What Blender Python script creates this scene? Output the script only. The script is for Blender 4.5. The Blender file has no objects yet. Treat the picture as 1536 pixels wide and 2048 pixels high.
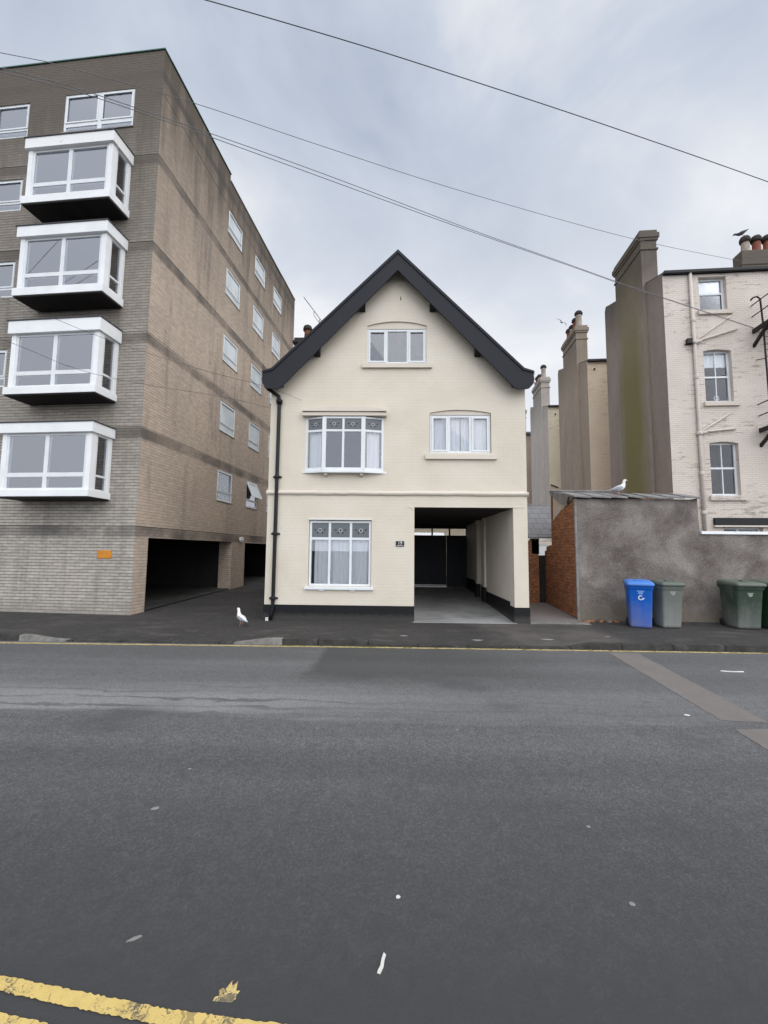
import bpy, math, random
from mathutils import Vector, Matrix
from mathutils.geometry import tessellate_polygon
R = math.radians
random.seed(7)
scene = bpy.context.scene
COL = scene.collection

# ------------------------------------------------------------------ camera
CAM_H = 1.75
cd = bpy.data.cameras.new('camera')
cam = bpy.data.objects.new('camera', cd); COL.objects.link(cam)
scene.camera = cam
cd.sensor_fit = 'VERTICAL'; cd.sensor_height = 36.0
cd.lens = 860.0/2048.0*36.0
cd.clip_start = 0.05; cd.clip_end = 3000
PITCH, ROLL, YAW = R(5.152), R(0.573), R(1.367)
fw = Vector((-math.sin(YAW)*math.cos(PITCH), math.cos(YAW)*math.cos(PITCH), math.sin(PITCH)))
rt = Vector((math.cos(YAW), math.sin(YAW), 0)); up = rt.cross(fw)
r2 = rt*math.cos(ROLL)+up*math.sin(ROLL); u2 = -rt*math.sin(ROLL)+up*math.cos(ROLL)
cam.matrix_world = Matrix(((r2.x, u2.x, -fw.x, 0), (r2.y, u2.y, -fw.y, 0), (r2.z, u2.z, -fw.z, CAM_H), (0, 0, 0, 1)))

# ------------------------------------------------------------------ sky and sun (overcast, with cloud behind the camera brightened to light the facades)
SUN_EL, SUN_AZ = R(46), R(128)          # azimuth clockwise from +Y: behind the camera, to its right
world = bpy.data.worlds.new('World'); scene.world = world; world.use_nodes = True
wt = world.node_tree; wn = wt.nodes; wl = wt.links; wn.clear()
def W(t, **kw):
    n = wn.new(t)
    for k, v in kw.items(): setattr(n, k, v)
    return n
wo = W('ShaderNodeOutputWorld')
sky = W('ShaderNodeTexSky', sky_type='NISHITA', sun_disc=False, sun_elevation=SUN_EL, sun_rotation=SUN_AZ)
bg1 = W('ShaderNodeBackground'); bg1.inputs[1].default_value = 0.10; wl.new(sky.outputs[0], bg1.inputs[0])
tc = W('ShaderNodeTexCoord')
mp = W('ShaderNodeMapping'); mp.inputs['Scale'].default_value = (1.0, 1.0, 1.9); mp.inputs['Location'].default_value = (3.1, .4, 1.7)
wl.new(tc.outputs['Generated'], mp.inputs[0])
nz = W('ShaderNodeTexNoise'); nz.inputs['Scale'].default_value = 1.7; nz.inputs['Detail'].default_value = 7; nz.inputs['Roughness'].default_value = .52; nz.inputs['Distortion'].default_value = .5
wl.new(mp.outputs[0], nz.inputs['Vector'])
cr = W('ShaderNodeValToRGB'); e = cr.color_ramp.elements
e[0].position = .32; e[0].color = (.465, .53, .65, 1); e[1].position = .66; e[1].color = (.93, .94, .96, 1)
m = cr.color_ramp.elements.new(.5); m.color = (.62, .68, .785, 1)
wl.new(nz.outputs[0], cr.inputs[0])
sep = W('ShaderNodeSeparateXYZ'); wl.new(tc.outputs['Generated'], sep.inputs[0])
# paler towards the horizon, as thin cloud is
hz = W('ShaderNodeMapRange'); hz.inputs[1].default_value = .72; hz.inputs[2].default_value = .15; hz.inputs[3].default_value = 0; hz.inputs[4].default_value = .85
wl.new(sep.outputs[2], hz.inputs[0])
mixh = W('ShaderNodeMix', data_type='RGBA'); wl.new(hz.outputs[0], mixh.inputs[0]); wl.new(cr.outputs[0], mixh.inputs[6]); mixh.inputs[7].default_value = (1.04, 1.05, 1.07, 1)
# unseen cloud behind the camera is boosted to throw more light on the facades
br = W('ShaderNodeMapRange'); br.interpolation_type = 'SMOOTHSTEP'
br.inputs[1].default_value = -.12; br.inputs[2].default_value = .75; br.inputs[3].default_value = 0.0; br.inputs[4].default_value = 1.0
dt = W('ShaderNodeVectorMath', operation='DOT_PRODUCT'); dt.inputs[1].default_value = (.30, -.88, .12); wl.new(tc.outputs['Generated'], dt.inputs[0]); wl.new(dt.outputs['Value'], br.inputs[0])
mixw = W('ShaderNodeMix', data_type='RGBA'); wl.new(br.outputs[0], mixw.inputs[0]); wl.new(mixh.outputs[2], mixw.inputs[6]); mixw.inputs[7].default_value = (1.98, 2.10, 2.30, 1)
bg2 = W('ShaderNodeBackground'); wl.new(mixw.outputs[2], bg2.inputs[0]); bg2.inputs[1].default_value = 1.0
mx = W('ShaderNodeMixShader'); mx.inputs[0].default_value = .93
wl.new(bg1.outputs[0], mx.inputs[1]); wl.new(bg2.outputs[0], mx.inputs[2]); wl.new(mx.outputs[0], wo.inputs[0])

sd = bpy.data.lights.new('sun', 'SUN'); sd.energy = 1.5; sd.angle = R(95); sd.color = (1, .93, .835)
sun = bpy.data.objects.new('sun', sd); COL.objects.link(sun)
sdir = Vector((math.sin(SUN_AZ)*math.cos(SUN_EL), math.cos(SUN_AZ)*math.cos(SUN_EL), math.sin(SUN_EL)))
sun.rotation_euler = sdir.to_track_quat('Z', 'Y').to_euler(); sun.location = (0, -5, 30)
vs = scene.view_settings
vs.view_transform = 'Standard'; vs.look = 'None'; vs.exposure = 0.0; vs.gamma = 1; vs.use_curve_mapping = False

# ------------------------------------------------------------------ materials
def lin(r, g, b):
    f = lambda c: (c/255/12.92) if c/255 <= .04045 else ((c/255+.055)/1.055)**2.4
    return (f(r), f(g), f(b), 1)
class Mat:
    def __init__(s, name):
        s.m = bpy.data.materials.new(name); s.m.use_nodes = True
        s.t = s.m.node_tree; s.n = s.t.nodes; s.l = s.t.links
        s.b = s.n['Principled BSDF']; s.out = s.n['Material Output']
        s.b.inputs['Specular IOR Level'].default_value = .28
    def node(s, t, **kw):
        n = s.n.new(t)
        for k, v in kw.items(): setattr(n, k, v)
        return n
    def coord(s, scale=(1, 1, 1), kind='UV', loc=(0, 0, 0)):
        t = s.node('ShaderNodeTexCoord'); mp = s.node('ShaderNodeMapping')
        mp.inputs['Scale'].default_value = scale; mp.inputs['Location'].default_value = loc
        s.l.new(t.outputs[kind], mp.inputs[0]); return mp.outputs[0]
    def noise(s, scale, detail=4, rough=.55, vec=None, dist=0.0):
        n = s.node('ShaderNodeTexNoise'); n.inputs['Scale'].default_value = scale; n.inputs['Detail'].default_value = detail
        n.inputs['Roughness'].default_value = rough; n.inputs['Distortion'].default_value = dist
        s.l.new(vec if vec is not None else s.coord(), n.inputs['Vector']); return n.outputs[0]
    def ramp(s, fac, stops):
        r = s.node('ShaderNodeValToRGB'); els = r.color_ramp.elements
        while len(els) < len(stops): els.new(.5)
        for e, (p, c) in zip(els, stops):
            e.position = p; e.color = c if not isinstance(c, (int, float)) else (c, c, c, 1)
        s.l.new(fac, r.inputs[0]); return r.outputs[0]
    def mix(s, fac, a, b, mode='MIX'):
        n = s.node('ShaderNodeMix', data_type='RGBA', blend_type=mode)
        for sock, v in ((0, fac), (6, a), (7, b)):
            if hasattr(v, 'is_output') or isinstance(v, bpy.types.NodeSocket): s.l.new(v, n.inputs[sock])
            elif sock == 0: n.inputs[0].default_value = v
            else: n.inputs[sock].default_value = v
        return n.outputs[2]
    def math(s, op, a, b=None, c=None):
        n = s.node('ShaderNodeMath', operation=op)
        for i, v in enumerate((a, b, c)):
            if v is None: continue
            if isinstance(v, bpy.types.NodeSocket): s.l.new(v, n.inputs[i])
            else: n.inputs[i].default_value = v
        return n.outputs[0]
    def sepuv(s, kind='UV'):
        t = s.node('ShaderNodeTexCoord'); x = s.node('ShaderNodeSeparateXYZ'); s.l.new(t.outputs[kind], x.inputs[0]); return x.outputs
    def color(s, c):
        if isinstance(c, bpy.types.NodeSocket): s.l.new(c, s.b.inputs['Base Color'])
        else: s.b.inputs['Base Color'].default_value = c
        return s
    def rough(s, v):
        if isinstance(v, bpy.types.NodeSocket): s.l.new(v, s.b.inputs['Roughness'])
        else: s.b.inputs['Roughness'].default_value = v
        return s
    def bump(s, h, strength=.3, dist=.01):
        b = s.node('ShaderNodeBump'); b.inputs['Strength'].default_value = strength; b.inputs['Distance'].default_value = dist
        s.l.new(h, b.inputs['Height']); s.l.new(b.outputs[0], s.b.inputs['Normal']); return s
    def brick(s, c1, c2, mortar, bw=.225, rh=.075, ms=.009, smooth=.1, bias=0.0, vec=None):
        n = s.node('ShaderNodeTexBrick'); n.inputs['Scale'].default_value = 1
        n.inputs['Brick Width'].default_value = bw; n.inputs['Row Height'].default_value = rh; n.inputs['Mortar Size'].default_value = ms
        n.inputs['Mortar Smooth'].default_value = smooth; n.inputs['Bias'].default_value = bias
        n.inputs['Color1'].default_value = c1; n.inputs['Color2'].default_value = c2; n.inputs['Mortar'].default_value = mortar
        s.l.new(vec if vec is not None else s.coord(), n.inputs['Vector']); return n
def simple(name, c, rough=.6, var=.12, scale=6, bump=.0, metal=0.0, kind='Object'):
    """a plain surface with a little wear in colour and gloss"""
    M = Mat(name); v = M.coord(kind=kind)
    n = M.noise(scale, 5, .6, v)
    lo = tuple(x*(1-var) for x in c[:3])+(1,); hi = tuple(min(1, x*(1+var)) for x in c[:3])+(1,)
    M.color(M.ramp(n, [(.3, lo), (.7, hi)]))
    M.rough(M.math('MULTIPLY_ADD', n, .2, rough-.1))
    M.b.inputs['Metallic'].default_value = metal
    if bump: M.bump(M.noise(scale*8, 4, .6, v), bump, .01)
    return M.m
MATS = {}
def build_mats():
    D = MATS
    # cream masonry paint over brick
    M = Mat('cream_paint')
    br_ = M.brick((1, 1, 1, 1), (.9, .9, .9, 1), (0, 0, 0, 1), ms=.012, smooth=.6)
    big = M.noise(.9, 5, .55); fine = M.noise(38, 4, .6)
    c = M.ramp(big, [(.3, (.565, .504, .412, 1)), (.5, (.605, .545, .452, 1)), (.72, (.635, .585, .50, 1))])
    sm = M.ramp(M.noise(3.0, 6, .7, M.coord((2.0, .35, 1))), [(.60, (0, 0, 0, 1)), (.80, (.35, .35, .35, 1))])
    c = M.mix(sm, c, (.52, .475, .40, 1))
    joint = M.math('MULTIPLY', M.math('SUBTRACT', 1.0, br_.outputs['Color']), M.math('MULTIPLY', M.ramp(M.noise(1.7, 4), [(.4, 0.0), (.7, 1.0)]), .06))
    c = M.mix(joint, c, (.40, .36, .29, 1))
    M.color(c).rough(.62)
    h = M.math('ADD', M.math('MULTIPLY', br_.outputs['Color'], .22), M.math('ADD', M.math('MULTIPLY', fine, .35), M.math('MULTIPLY', M.noise(7, 3), 1.0)))
    M.bump(h, .42, .010); D['cream'] = M.m
    M = Mat('cream_render'); big = M.noise(1.2, 5)
    M.color(M.ramp(big, [(.3, (.57, .51, .43, 1)), (.7, (.62, .565, .49, 1))])).rough(.6); M.bump(M.noise(30, 5), .3, .005); D['cream_smooth'] = M.m
    D['black'] = simple('black_paint', (.008, .008, .010, 1), .45, .35, 5, .15)
    M = Mat('black_plinth_paint'); n = M.noise(9, 6, .65); low = M.ramp(M.math('ADD', M.sepuv()[1], M.math('MULTIPLY', n, .16)), [(.16, (.04, .037, .034, 1)), (.27, (.0055, .0055, .0065, 1))])
    M.color(low).rough(.5); M.bump(M.noise(25, 5), .5, .008); D['plinth'] = M.m
    D['barge'] = simple('dark_grey_gloss', (.011, .012, .017, 1), .6, .3, 2.5, .10)
    D['upvc'] = simple('white_plastic', (.66, .68, .69, 1), .35, .05, 3)
    D['whitepaint'] = simple('weathered_white_paint', (.74, .75, .755, 1), .55, .07, 1.6, .08)
    D['whiteshabby'] = None
    M = Mat('flaking_white_paint'); n = M.noise(5.5, 7, .7, M.coord((.8, 2.2, 1)))
    M.color(M.ramp(n, [(.62, (.74, .74, .73, 1)), (.655, (.30, .28, .26, 1)), (.70, (.42, .40, .38, 1))])).rough(.6); D['whiteshabby'] = M.m
    D['lead'] = simple('roof_felt', (.06, .06, .065, 1), .8, .3, 4)
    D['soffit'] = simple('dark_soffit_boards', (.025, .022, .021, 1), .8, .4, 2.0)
    # buff brick of the flats, weathered
    def flats(name, c1, c2, mortar, ms, front, bedk, bedc):
        M = Mat(name); u, v, _ = M.sepuv()
        b = M.brick(c1, c2, mortar, bw=.235, rh=.0762, ms=ms, smooth=.25)
        bed = M.math('LESS_THAN', M.math('FRACT', M.math('ADD', M.math('DIVIDE', v, .0762), M.math('MULTIPLY_ADD', M.noise(9, 3, .5), .16, -.02))), .24)
        b_c = M.mix(M.math('MULTIPLY', bed, bedk), b.outputs['Color'], bedc)
        tint = M.ramp(M.noise(.55, 4, .5), [(.3, (.84, .84, .86, 1)), (.7, (1.12, 1.09, 1.05, 1))])
        c = M.mix(1.0, b_c, tint, 'MULTIPLY')
        c = M.mix(.30, c, M.ramp(M.noise(1.0, 3, .5, M.coord((5.0, 13.1, 1))), [(.3, tuple(q*.55 for q in c1[:3])+(1,)), (.7, tuple(q*1.35 for q in c1[:3])+(1,))]))
        streak = M.noise(1.0, 6, .62, M.coord((2.6, .22, 1)))
        patch = M.noise(.8, 6, .6, M.coord((.9, .8, 1), loc=(4, 2, 0)))
        # soot washed down from the parapet
        top = M.math('ADD', v, M.math('MULTIPLY_ADD', streak, 5.0, -2.5))
        if front: top = M.math('ADD', top, 1.2)
        k = M.ramp(M.math('DIVIDE', top, 16.0), [(.50, (0, 0, 0, 1)), (.78, (.42, .42, .42, 1)), (.92, (.86, .86, .86, 1))])
        c = M.mix(k, c, (.048, .040, .031, 1))
        # grime held in the five courses under each floor line
        fr_ = M.math('FRACT', M.math('DIVIDE', M.math('SUBTRACT', v, 2.285), 2.46))
        band = M.ramp(M.math('ADD', fr_, M.math('MULTIPLY_ADD', patch, .07, -.035)), [(.875, (0, 0, 0, 1)), (.915, (1, 1, 1, 1))])
        wet = M.ramp(patch, [(.36, (.22, .22, .22, 1)), (.62, (.80, .80, .80, 1))])
        c = M.mix(M.math('MULTIPLY', band, wet), c, (.060, .056, .054, 1))
        dirt = M.ramp(M.math('ADD', streak, M.math('MULTIPLY_ADD', patch, .3, -.15)), [(.54, (0, 0, 0, 1)), (.76, (.50, .50, .50, 1))])
        c = M.mix(dirt, c, (.075, .066, .056, 1))
        if front:
            # the street front is dirtier between the second and fourth floors
            gr = M.ramp(M.math('DIVIDE', M.math('ADD', v, M.math('MULTIPLY_ADD', patch, 3.0, -1.5)), 16.0), [(.14, (0, 0, 0, 1)), (.27, (.30, .30, .30, 1)), (.62, (.36, .36, .36, 1))])
            c = M.mix(gr, c, (.155, .125, .098, 1))
            foot = M.ramp(M.math('ADD', v, M.math('MULTIPLY_ADD', M.noise(2.2, 5), .7, -.35)), [(.22, (.9, .9, .9, 1)), (.50, (0, 0, 0, 1))])
            c = M.mix(M.math('MULTIPLY', foot, .55), c, (.20, .185, .165, 1))
        M.color(c).rough(.85)
        M.bump(M.math('ADD', M.math('MULTIPLY', b.outputs['Fac'], -1.0), M.math('MULTIPLY', M.noise(45, 3), .35)), .55, .012)
        return M.m
    D['flats_front'] = flats('grey_buff_brick', (.42, .39, .345, 1), (.32, .295, .262, 1), (.20, .186, .166, 1), .008, True, .92, (.060, .055, .050, 1))
    D['flats_side'] = flats('warm_buff_brick', (.50, .41, .33, 1), (.43, .35, .28, 1), (.36, .295, .24, 1), .007, False, .45, (.16, .125, .10, 1))
    D['groove'] = simple('dark_joint', (.018, .017, .016, 1), .9, .3)
    D['undercroft_dark'] = simple('darkened_blockwork', (.022, .020, .019, 1), .9, .3, 1.5)  # base colour darkened to stand in for the deep shade of the undercroft
    D['concrete'] = None
    M = Mat('worn_concrete'); M.color(M.ramp(M.noise(2.2, 7, .65, M.coord(kind='Object')), [(.3, (.17, .165, .155, 1)), (.7, (.29, .28, .265, 1))])).rough(.85); M.bump(M.noise(40, 5, .6, M.coord(kind='Object')), .4, .006); D['concrete'] = M.m
    D['dark_concrete'] = simple('dark_concrete', (.045, .043, .040, 1), .8, .5, 1.3)  # one dark mottled concrete tone
    D['brown_curtain'] = simple('brown_curtain', (.05, .032, .026, 1), .9, .3, 3)
    D['green_metal'] = simple('green_coping_metal', (.05, .115, .095, 1), .5, .3, 3)
    # glazing
    for gname, key, ga, gb in (('double_glazing', 'glass', 2.5, .10), ('old_window_glass', 'glass_old', 1.3, .02), ('dark_window_glass', 'glass_dark', .42, .0)):
      M = Mat(gname); M.n.remove(M.b)
      gl = M.node('ShaderNodeBsdfGlossy'); gl.inputs['Roughness'].default_value = 0.0; gl.inputs['Color'].default_value = (.93, .95, 1, 1)
      tr = M.node('ShaderNodeBsdfTransparent'); tr.inputs[0].default_value = (.975, .98, .985, 1)
      fz = M.node('ShaderNodeFresnel'); fz.inputs[0].default_value = 1.5
      wob = M.node('ShaderNodeBump'); wob.inputs['Strength'].default_value = .025; wob.inputs['Distance'].default_value = .01
      M.l.new(M.noise(2.0, 2, .5, M.coord(kind='Object')), wob.inputs['Height'])
      M.l.new(wob.outputs[0], gl.inputs['Normal']); M.l.new(wob.outputs[0], fz.inputs['Normal'])
      f2 = M.math('MINIMUM', M.math('MULTIPLY_ADD', fz.outputs[0], ga, gb), 1.0)
      ms = M.node('ShaderNodeMixShader'); M.l.new(f2, ms.inputs[0]); M.l.new(tr.outputs[0], ms.inputs[1]); M.l.new(gl.outputs[0], ms.inputs[2])
      M.l.new(ms.outputs[0], M.out.inputs[0]); D[key] = M.m
    M = Mat('etched_glass'); M.color((.12, .132, .142, 1)).rough(.16); M.bump(M.noise(60, 3, .6, M.coord(kind='Object')), .25, .003); D['etched'] = M.m
    M = Mat('obscure_glass'); M.color(M.ramp(M.noise(1.4, 3, .5, M.coord(kind='Object')), [(.3, (.42, .46, .47, 1)), (.7, (.60, .64, .65, 1))])).rough(.22); M.bump(M.noise(70, 2, .5, M.coord(kind='Object')), .2, .003); D['obscure'] = M.m
    M = Mat('net_curtain'); M.n.remove(M.b)
    df = M.node('ShaderNodeBsdfDiffuse'); df.inputs[0].default_value = (.90, .92, .94, 1)
    tl = M.node('ShaderNodeBsdfTranslucent'); tl.inputs[0].default_value = (.74, .78, .84, 1)
    tp = M.node('ShaderNodeBsdfTransparent')
    m1 = M.node('ShaderNodeMixShader'); m1.inputs[0].default_value = .12; M.l.new(df.outputs[0], m1.inputs[1]); M.l.new(tl.outputs[0], m1.inputs[2])
    m2 = M.node('ShaderNodeMixShader'); m2.inputs[0].default_value = .06; M.l.new(m1.outputs[0], m2.inputs[1]); M.l.new(tp.outputs[0], m2.inputs[2])
    M.l.new(m2.outputs[0], M.out.inputs[0]); D['net'] = M.m
    D['drape'] = simple('pale_curtain', (.50, .47, .43, 1), .9, .12, 2)
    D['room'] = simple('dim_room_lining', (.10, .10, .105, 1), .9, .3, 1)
    D['gunmetal'] = simple('navy_black_door', (.005, .006, .010, 1), .5, .3, 2)
    # slates
    M = Mat('grey_slate'); b = M.brick((.21, .21, .22, 1), (.17, .172, .18, 1), (.09, .09, .095, 1), bw=.3, rh=.22, ms=.008, smooth=.1)
    M.color(M.mix(M.ramp(M.noise(2.5, 6), [(.45, (0, 0, 0, 1)), (.75, (.5, .5, .5, 1))]), b.outputs['Color'], (.19, .19, .19, 1))).rough(.6); M.bump(M.math('MULTIPLY', b.outputs['Fac'], -1), .5, .01); D['slate'] = M.m
    M = Mat('stone_slab'); M.color(M.ramp(M.noise(3.5, 7, .65, M.coord(kind='Object')), [(.3, (.12, .115, .112, 1)), (.55, (.22, .213, .208, 1)), (.75, (.30, .29, .28, 1))])).rough(.85); M.bump(M.noise(18, 5, .6, M.coord(kind='Object')), .5, .015); D['slab'] = M.m
    # pebbledashed yard wall
    M = Mat('grey_roughcast')
    big = M.noise(.95, 7, .62, dist=.3); mid = M.noise(3.2, 6, .65); fine = M.noise(30, 5, .8)
    c = M.ramp(big, [(.36, (.098, .080, .072, 1)), (.50, (.155, .133, .120, 1)), (.62, (.235, .212, .192, 1))])
    c = M.mix(M.ramp(mid, [(.5, (0, 0, 0, 1)), (.75, (.55, .55, .55, 1))]), c, (.225, .208, .188, 1))
    c = M.mix(M.ramp(M.noise(1.4, 5, .6, M.coord((1, .4, 1), loc=(7, 1, 0))), [(.56, (0, 0, 0, 1)), (.74, (.6, .6, .6, 1))]), c, (.095, .082, .074, 1))
    c = M.mix(M.ramp(M.noise(26, 4, .6), [(.625, (0, 0, 0, 1)), (.70, (.65, .65, .65, 1))]), c, (.37, .355, .33, 1))
    c = M.mix(1.0, c, M.ramp(fine, [(.32, (.62, .62, .62, 1)), (.66, (1.38, 1.38, 1.38, 1))]), 'MULTIPLY')
    v = M.sepuv()[1]
    c = M.mix(M.ramp(M.math('ADD', v, M.math('MULTIPLY_ADD', mid, .5, -.25)), [(.25, (.55, .55, .55, 1)), (.62, (0, 0, 0, 1))]), c, (.20, .17, .125, 1))
    M.color(c).rough(.95); M.bump(M.math('ADD', M.math('MULTIPLY', fine, .8), mid), .8, .02); D['roughcast'] = M.m
    # old red brick
    M = Mat('old_red_brick'); wv = M.coord()
    b = M.brick((.40, .155, .065, 1), (.22, .085, .045, 1), (.17, .11, .07, 1), ms=.012, smooth=.6, bias=-.1, vec=M.mix(.06, wv, M.node('ShaderNodeTexNoise').outputs['Color']))
    n = M.noise(4.5, 6, .7)
    c = M.mix(M.ramp(n, [(.52, (0, 0, 0, 1)), (.70, (.8, .8, .8, 1))]), b.outputs['Color'], (.085, .05, .036, 1))
    c = M.mix(M.ramp(M.noise(11, 4, .6), [(.57, (0, 0, 0, 1)), (.68, (.9, .9, .9, 1))]), c, (.52, .26, .12, 1))
    M.color(c).rough(.9); M.bump(M.math('ADD', M.math('MULTIPLY', b.outputs['Fac'], -1), M.noise(20, 5, .7)), .9, .025); D['redbrick'] = M.m
    # painted brick of the terrace backs
    def painted(name, c0, c1, flake):
        M = Mat(name); b = M.brick((1, 1, 1, 1), (.8, .8, .8, 1), (0, 0, 0, 1), ms=.012, smooth=.5)
        c = M.ramp(M.noise(.7, 5), [(.3, c0), (.7, c1)])
        fl = M.noise(3.2, 7, .72, M.coord((.55, 2.6, 1)))
        zone = M.noise(.55, 3, .5, M.coord(loc=(3, 5, 0)))
        kk = M.math('ADD', fl, M.math('MULTIPLY_ADD', zone, .5, -.25))
        c = M.mix(M.ramp(kk, [(.565, (0, 0, 0, 1)), (.66, (flake,)*3+(1,))]), c, (.29, .25, .21, 1))
        c = M.mix(M.math('MULTIPLY', M.math('SUBTRACT', 1.0, b.outputs['Color']), .22), c, (.22, .19, .16, 1))
        M.color(c).rough(.75); M.bump(M.math('ADD', M.math('MULTIPLY', b.outputs['Color'], 1.2), M.noise(14, 5, .7)), .6, .014); return M.m
    D['pinkbrick'] = painted('pale_pink_painted_brick', (.58, .51, .445, 1), (.68, .605, .54, 1), .85)
    D['peachbrick'] = painted('peach_painted_brick', (.74, .58, .43, 1), (.80, .65, .50, 1), .4)
    D['creambrick'] = painted('cream_painted_brick', (.72, .62, .45, 1), (.78, .69, .53, 1), .6)
    # grey cement render with algae down the chimney breast
    def render(name, a, b_, algae):
        topk = .75 if algae else .45
        M = Mat(name); u, v, _ = M.sepuv()
        n = M.noise(.8, 6, .6, M.coord((1.4, .35, 1))); c = M.ramp(n, [(.3, a), (.7, b_)])
        c = M.mix(M.ramp(M.noise(2.4, 6, .65), [(.5, (0, 0, 0, 1)), (.8, (.4, .4, .4, 1))]), c, tuple(x*.6 for x in a[:3])+(1,))
        top = M.ramp(M.math('DIVIDE', M.math('ADD', v, M.math('MULTIPLY_ADD', n, 3.0, -1.5)), 16.0), [(.70, (0, 0, 0, 1)), (.84, (topk,)*3+(1,))])
        c = M.mix(top, c, (.060, .055, .042, 1))
        if algae:
            uu = M.math('ADD', u, M.math('MULTIPLY_ADD', M.noise(1.0, 5, .6, M.coord((.5, .3, 1))), .9, -.45))
            al = M.ramp(M.math('DIVIDE', uu, 5.0), [(.20, (0, 0, 0, 1)), (.38, (.80, .80, .80, 1)), (.60, (.80, .80, .80, 1)), (.76, (0, 0, 0, 1))])
            lo = M.ramp(M.math('DIVIDE', v, 16.0), [(.56, (1, 1, 1, 1)), (.78, (.40, .40, .40, 1)), (.90, (.1, .1, .1, 1))])
            c = M.mix(M.math('MULTIPLY', al, lo), c, (.175, .152, .042, 1))
        M.color(c).rough(.92); M.bump(M.noise(26, 5, .65), .5, .01); return M.m
    D['render_algae'] = render('grey_render_with_algae', (.25, .20, .17, 1), (.32, .26, .225, 1), True)
    D['render_grey'] = render('brown_grey_render', (.32, .255, .20, 1), (.41, .335, .265, 1), False)
    D['render_pale'] = render('pale_grey_render', (.48, .43, .39, 1), (.60, .54, .49, 1), False)
    D['terracotta'] = simple('terracotta_pot', (.22, .075, .045, 1), .8, .3, 6, .2)
    D['sootpot'] = simple('soot_black_cap', (.035, .03, .028, 1), .85, .4, 6, .2)
    D['buffpot'] = simple('buff_clay_pot', (.33, .27, .22, 1), .85, .25, 6, .2)
    D['cream_pipe'] = simple('pink_painted_pipe', (.56, .50, .45, 1), .5, .1, 4)
    D['rustblack'] = simple('rusty_black_steel', (.022, .018, .017, 1), .6, .5, 6, .2)
    D['alu'] = simple('dull_aluminium', (.36, .37, .38, 1), .4, .1, 5, 0, .7)
    D['orange'] = simple('faded_orange_plastic', (.52, .20, .02, 1), .5, .12, 8)
    D['signblack'] = simple('black_sign_plate', (.012, .012, .012, 1), .35, .2, 8)
    D['white'] = simple('white_lettering', (.72, .72, .70, 1), .5, .05, 8)
    D['gull'] = simple('white_feathers', (.74, .74, .72, 1), .8, .06, 12)
    D['gullwing'] = simple('pale_grey_feathers', (.33, .35, .38, 1), .8, .1, 14)
    D['gullbacklit'] = simple('backlit_feathers', (.06, .062, .066, 1), .8, .2, 14)  # feather colour darkened to stand in for birds seen against the light
    D['bill'] = simple('yellow_bill', (.58, .36, .05, 1), .5, .1, 12)
    D['pinkleg'] = simple('pink_bird_leg', (.46, .28, .24, 1), .6, .1, 12)
    D['cable'] = simple('black_cable_sheath', (.06, .064, .072, 1), .6, .2, 2)
    D['cablegrey'] = simple('grey_cable_sheath', (.15, .157, .17, 1), .6, .2, 2)
    # bins
    def binmat(name, c, dirt, amount):
        M = Mat(name); z = M.sepuv('Object'); n = M.noise(3.0, 6, .65, M.coord((1, 1, .5), 'Object'))
        k = M.ramp(M.math('ADD', M.math('MULTIPLY', z[2], .8), M.math('MULTIPLY', n, 1.0)), [(.45, (.85, .85, .85, 1)), (.95, (0, 0, 0, 1))])
        k2 = M.math('MAXIMUM', M.math('MULTIPLY', k, amount), M.math('MULTIPLY', M.ramp(n, [(.5, (0, 0, 0, 1)), (.7, (.5, .5, .5, 1))]), amount))
        M.color(M.mix(k2, c, dirt)).rough(.5); M.bump(M.noise(60, 3, .5, M.coord(kind='Object')), .12, .003); return M.m
    D['bin_blue'] = binmat('blue_bin_plastic', (.004, .095, .44, 1), (.22, .20, .24, 1), .75)
    D['bin_bluelid'] = binmat('pale_blue_lid_plastic', (.07, .20, .56, 1), (.22, .30, .50, 1), .4)
    D['bin_grey'] = binmat('faded_green_grey_plastic', (.135, .150, .132, 1), (.25, .25, .24, 1), 1.0)
    D['bin_green'] = binmat('dark_green_plastic', (.040, .062, .045, 1), (.20, .205, .19, 1), .95)
    D['bin_deep'] = binmat('deep_green_plastic', (.012, .05, .02, 1), (.05, .07, .05, 1), .4)
    D['bin_greylid'] = binmat('sage_lid_plastic', (.10, .12, .10, 1), (.19, .20, .18, 1), .7)
    D['rubber'] = simple('black_rubber', (.018, .018, .018, 1), .8, .3, 8)
    D['bin_text'] = simple('faded_white_print', (.50, .54, .52, 1), .6, .1, 20)
    D['bin_bluetext'] = simple('pale_blue_print', (.30, .50, .85, 1), .6, .05, 20)
    # ground surfaces
    M = Mat('road_asphalt'); vec = M.coord(kind='Object'); x, y, _ = M.sepuv('Object')
    vc = M.node('ShaderNodeTexVoronoi', feature='F1'); vc.inputs['Scale'].default_value = 95; M.l.new(vec, vc.inputs['Vector'])
    bw_ = M.node('ShaderNodeRGBToBW'); M.l.new(vc.outputs['Color'], bw_.inputs[0])
    agg = M.math('ADD', M.math('MULTIPLY', M.noise(42, 4, .8, vec), .45), M.math('MULTIPLY', bw_.outputs[0], .55)); mid = M.noise(9, 6, .65, vec); big = M.noise(.55, 6, .6, vec)
    lng = M.noise(1.0, 7, .68, M.coord((.22, 1.7, 1), 'Object'))
    c = M.ramp(big, [(.3, (.080, .080, .081, 1)), (.7, (.122, .122, .123, 1))])
    c = M.mix(.45, c, M.ramp(mid, [(.3, (.068, .068, .069, 1)), (.7, (.140, .140, .142, 1))]))
    c = M.mix(.40, c, M.ramp(agg, [(.26, (.034, .034, .035, 1)), (.5, (.105, .105, .107, 1)), (.72, (.26, .26, .262, 1))]))
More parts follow.
